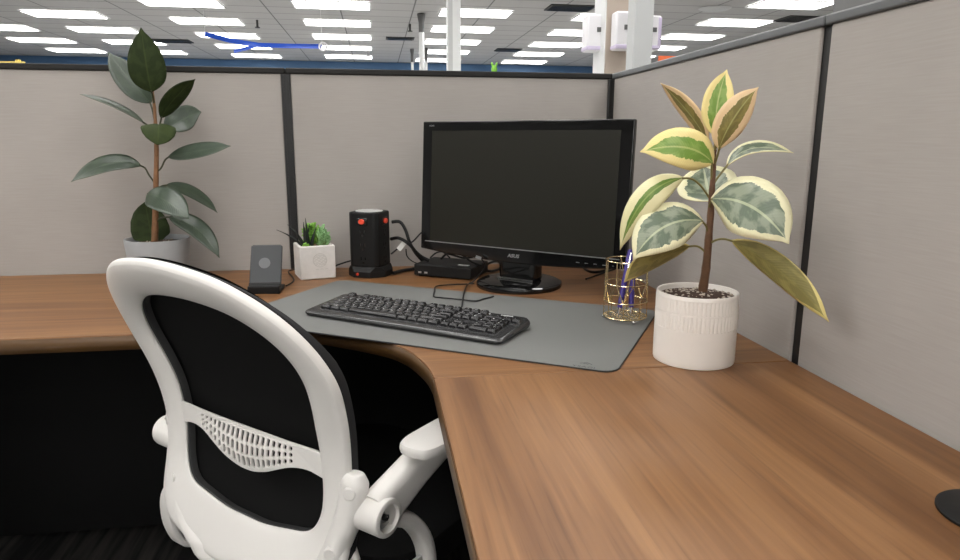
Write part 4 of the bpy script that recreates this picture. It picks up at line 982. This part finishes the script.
# upright brackets beside the frame, hubs, arms
for s in (1, -1):
    k_ = 1.0 if s > 0 else .932
    b = bmesh.new()
    pth = crom([ch(s*k_*u_, v_, wv(v_)+o_+(.009 if s < 0 else 0)) for u_, v_, o_ in ((.2365, .060, .007), (.2365, .052, .006), (.235, .035, .005), (.228, .0, .004), (.217, -.035, .004), (.202, -.075, .004), (.180, -.110, .004), (.145, -.137, .004), (.09, -.156, .004))] + [ch(s*k_*.03, -.165, -.03)], 5)
    n = len(pth); sweep(b, pth, [cR if i < n*.42 else (cR+cZ*s*.9) for i in range(n)], [.024+.018*min(1, i/8) for i in range(n)], [.020+.014*min(1, i/7) for i in range(n)], r=.42, seg=4)
    br = fin(b, 'side_bracket', 'chair', ct)
    hubm = Matrix((( cR.x*s, cF.x, cZ.x*0, 0), (cR.y*s, cF.y, 0, 0), (0, 0, 1, 0), (0, 0, 0, 1)))
    # button plugs face the back-outer side
    def plug2(u, v, w):
        d = (cR*s*.40-cF*.9).normalized(); q = d.to_track_quat('Z', 'Y').to_matrix().to_4x4(); q.translation = ch(s*k_*u, v, w+(.009 if s < 0 else 0))
        b = bmesh.new(); lathe(b, [(.0100, -.006), (.0100, .003), (.0085, .0045), (.0005, .0048)], q, 20); fin(b, 'plug', 'chair', br)
    plug2(.241, .036, wv(.036)-.0105); plug2(.211, -.064, wv(-.064)-.0125)
    m = Matrix.Translation(ch(s*k_*.232, -.004, .005)) @ hubm @ Matrix.Rotation(PI/2, 4, 'Y')
    b = bmesh.new(); lathe(b, [(.028, 0), (.0295, .012), (.0295, .052), (.0288, .056), (.0265, .0575), (.0215, .0575), (.0205, .055), (.0195, .043)], m, 40); fin(b, 'arm_hub', 'chair', ct)
    b = bmesh.new(); lathe(b, [(.0198, .043), (.0198, .0445), (.015, .0455), (.0145, .049), (.0085, .049), (.008, .046), (.0005, .046)], m, 32, cap=False); hb = fin(b, 'hub_recess', 'chair_grey', ct)
    b = bmesh.new(); lathe(b, [(.0055, .045), (.0055, .0515), (.0045, .0530), (.003, .0530), (.003, .0500), (.0005, .0500)], m, 6, cap=False); fin(b, 'bolt', 'screw', hb)
    b = bmesh.new()
    pa = crom([ch(s*k_*.262, -.004, .008), ch(s*k_*.264, .014, .048), ch(s*k_*.268, .034, .088), ch(s*k_*.274, .052, .128), ch(s*k_*.276, .064, .165)], 5)
    sweep(b, pa, cR, [.042]*len(pa), [.070-.026*i/(len(pa)-1) for i in range(len(pa))], r=.35, seg=4); fin(b, 'arm', 'chair', ct)
    # pad: outline in (u, w), gently domed
    b = bmesh.new()
    half = [(.0, .034), (.012, .0348), (.024, .040), (.031, .052), (.0345, .072), (.0355, .110), (.0355, .170), (.034, .230), (.029, .262), (.016, .280), (0, .284)]
    ol = [(x, y) for x, y in half] + [(-x, y) for x, y in half[-2:0:-1]]
    ol = [(p.x, p.y) for p in crom([(x, y, 0) for x, y in ol], 3, closed=True)]
    rings = []
    for sc_, z in ((.80, .076), (.97, .0785), (1.0, .084), (.985, .0895), (.94, .0925), (.75, .0935), (.4, .094)):
        rings.append([b.verts.new(ch(s*k_*(.293+x*sc_), z-.002, .014+.158+(y-.158)*(1-(1-sc_)*.35))) for x, y in ol])
    for a_, c_ in zip(rings, rings[1:]):
        for k in range(len(ol)): b.faces.new((a_[k], a_[(k+1) % len(ol)], c_[(k+1) % len(ol)], c_[k]))
    b.faces.new(rings[0][::-1]); b.faces.new(rings[-1]); fin(b, 'arm_pad', 'chair', ct)
    # curved loop bracket under the arm
    b = bmesh.new()
    lp = crom([ch(s*k_*.262, -.012, .012), ch(s*k_*.266, -.045, .070), ch(s*k_*.268, -.100, .108), ch(s*k_*.268, -.165, .115), ch(s*k_*.266, -.215, .085), ch(s*k_*.262, -.237, .035), ch(s*k_*.262, -.228, -.002), ch(s*k_*.262, -.190, -.020), ch(s*k_*.260, -.150, -.026), ch(s*k_*.250, -.115, -.026), ch(s*k_*.230, -.092, -.018), ch(s*k_*.205, -.080, -.004)], 5)
    sweep(b, lp, cR, .034, [.030-.018*min(1, i/25) for i in range(len(lp))], r=.35, seg=3); lb_ = fin(b, 'arm_bracket', 'chair', ct)
    lw = [p_ for p_ in lp if p_.z-CO.z < -.125]
    b = bmesh.new(); prism(b, [((p_-CO).dot(cF), p_.z-CO.z) for p_ in lw], -.003, .003, Matrix(((cF.x, 0, cR.x, CO.x+cR.x*s*k_*.266), (cF.y, 0, cR.y, CO.y+cR.y*s*k_*.266), (0, 1, 0, CO.z), (0, 0, 0, 1)))); fin(b, 'web', 'chair_grey', lb_, smooth=False)
    b = bmesh.new(); sweep(b, [ch(s*k_*.262, -.236, .05), ch(s*k_*.20, -.245, .09), ch(s*k_*.05, -.25, .12)], cF, .05, .014); fin(b, 'cross_bar', 'chair', lb_)
# seat, lever, column and base
b = bmesh.new(); so_ = []
base_pts = rrect(.49, .46, .10, 6, 0, .29)
rings = []
for sc_, z in ((.90, -.150), (1.0, -.130), (1.0, -.105), (.96, -.088), (.80, -.080), (.4, -.080)):
    rings.append([b.verts.new(ch(x*sc_, z-.06, .29+(y-.29)*sc_)) for x, y in base_pts])
for a_, c_ in zip(rings, rings[1:]):
    for k in range(len(base_pts)): b.faces.new((a_[k], a_[(k+1) % len(base_pts)], c_[(k+1) % len(base_pts)], c_[k]))
b.faces.new(rings[0][::-1]); b.faces.new(rings[-1]); fin(b, 'seat', 'mesh', ct)
b = bmesh.new(); prism(b, [(-.09, .10), (.09, .10), (.09, .38), (-.09, .38)], -.245, -.205, Matrix(((cR.x, cF.x, 0, CO.x), (cR.y, cF.y, 0, CO.y), (0, 0, 1, CO.z), (0, 0, 0, 1)))); fin(b, 'seat_mechanism', 'matte', ct, bevel=.008)
cen = CO+cF*.26
b = bmesh.new(); lathe(b, [(.026, .10), (.026, .22), (.016, .222), (.016, CO.z-.22)], Matrix.Translation((cen.x, cen.y, 0)), 24); fin(b, 'gas_lift', 'matte', ct)
for k in range(5):
    a = 2*PI*k/5+.5; d = Vector((math.cos(a), math.sin(a), 0)); sd = Vector((-d.y, d.x, 0))
    b = bmesh.new(); pth = [Vector((cen.x, cen.y, .105))+d*r_ - cZ*(.030*(r_/.3)**2) for r_ in (.0, .08, .16, .24, .30)]
    sweep(b, pth, sd, [.05, .046, .040, .034, .028], [.032, .030, .026, .022, .018]); lg = fin(b, 'base_leg', 'chair', ct)
    b = bmesh.new(); q = Vector((cen.x, cen.y, .027))+d*.30
    for s2 in (-1, 1): lathe(b, [(.0265, -.008), (.027, 0), (.0265, .008)], XF(q+sd*s2*.014, a) @ Matrix.Rotation(PI/2, 4, 'X'), 20)
    tube(b, [q, q+cZ*.045], .006, 8); fin(b, 'caster', 'matte', lg)
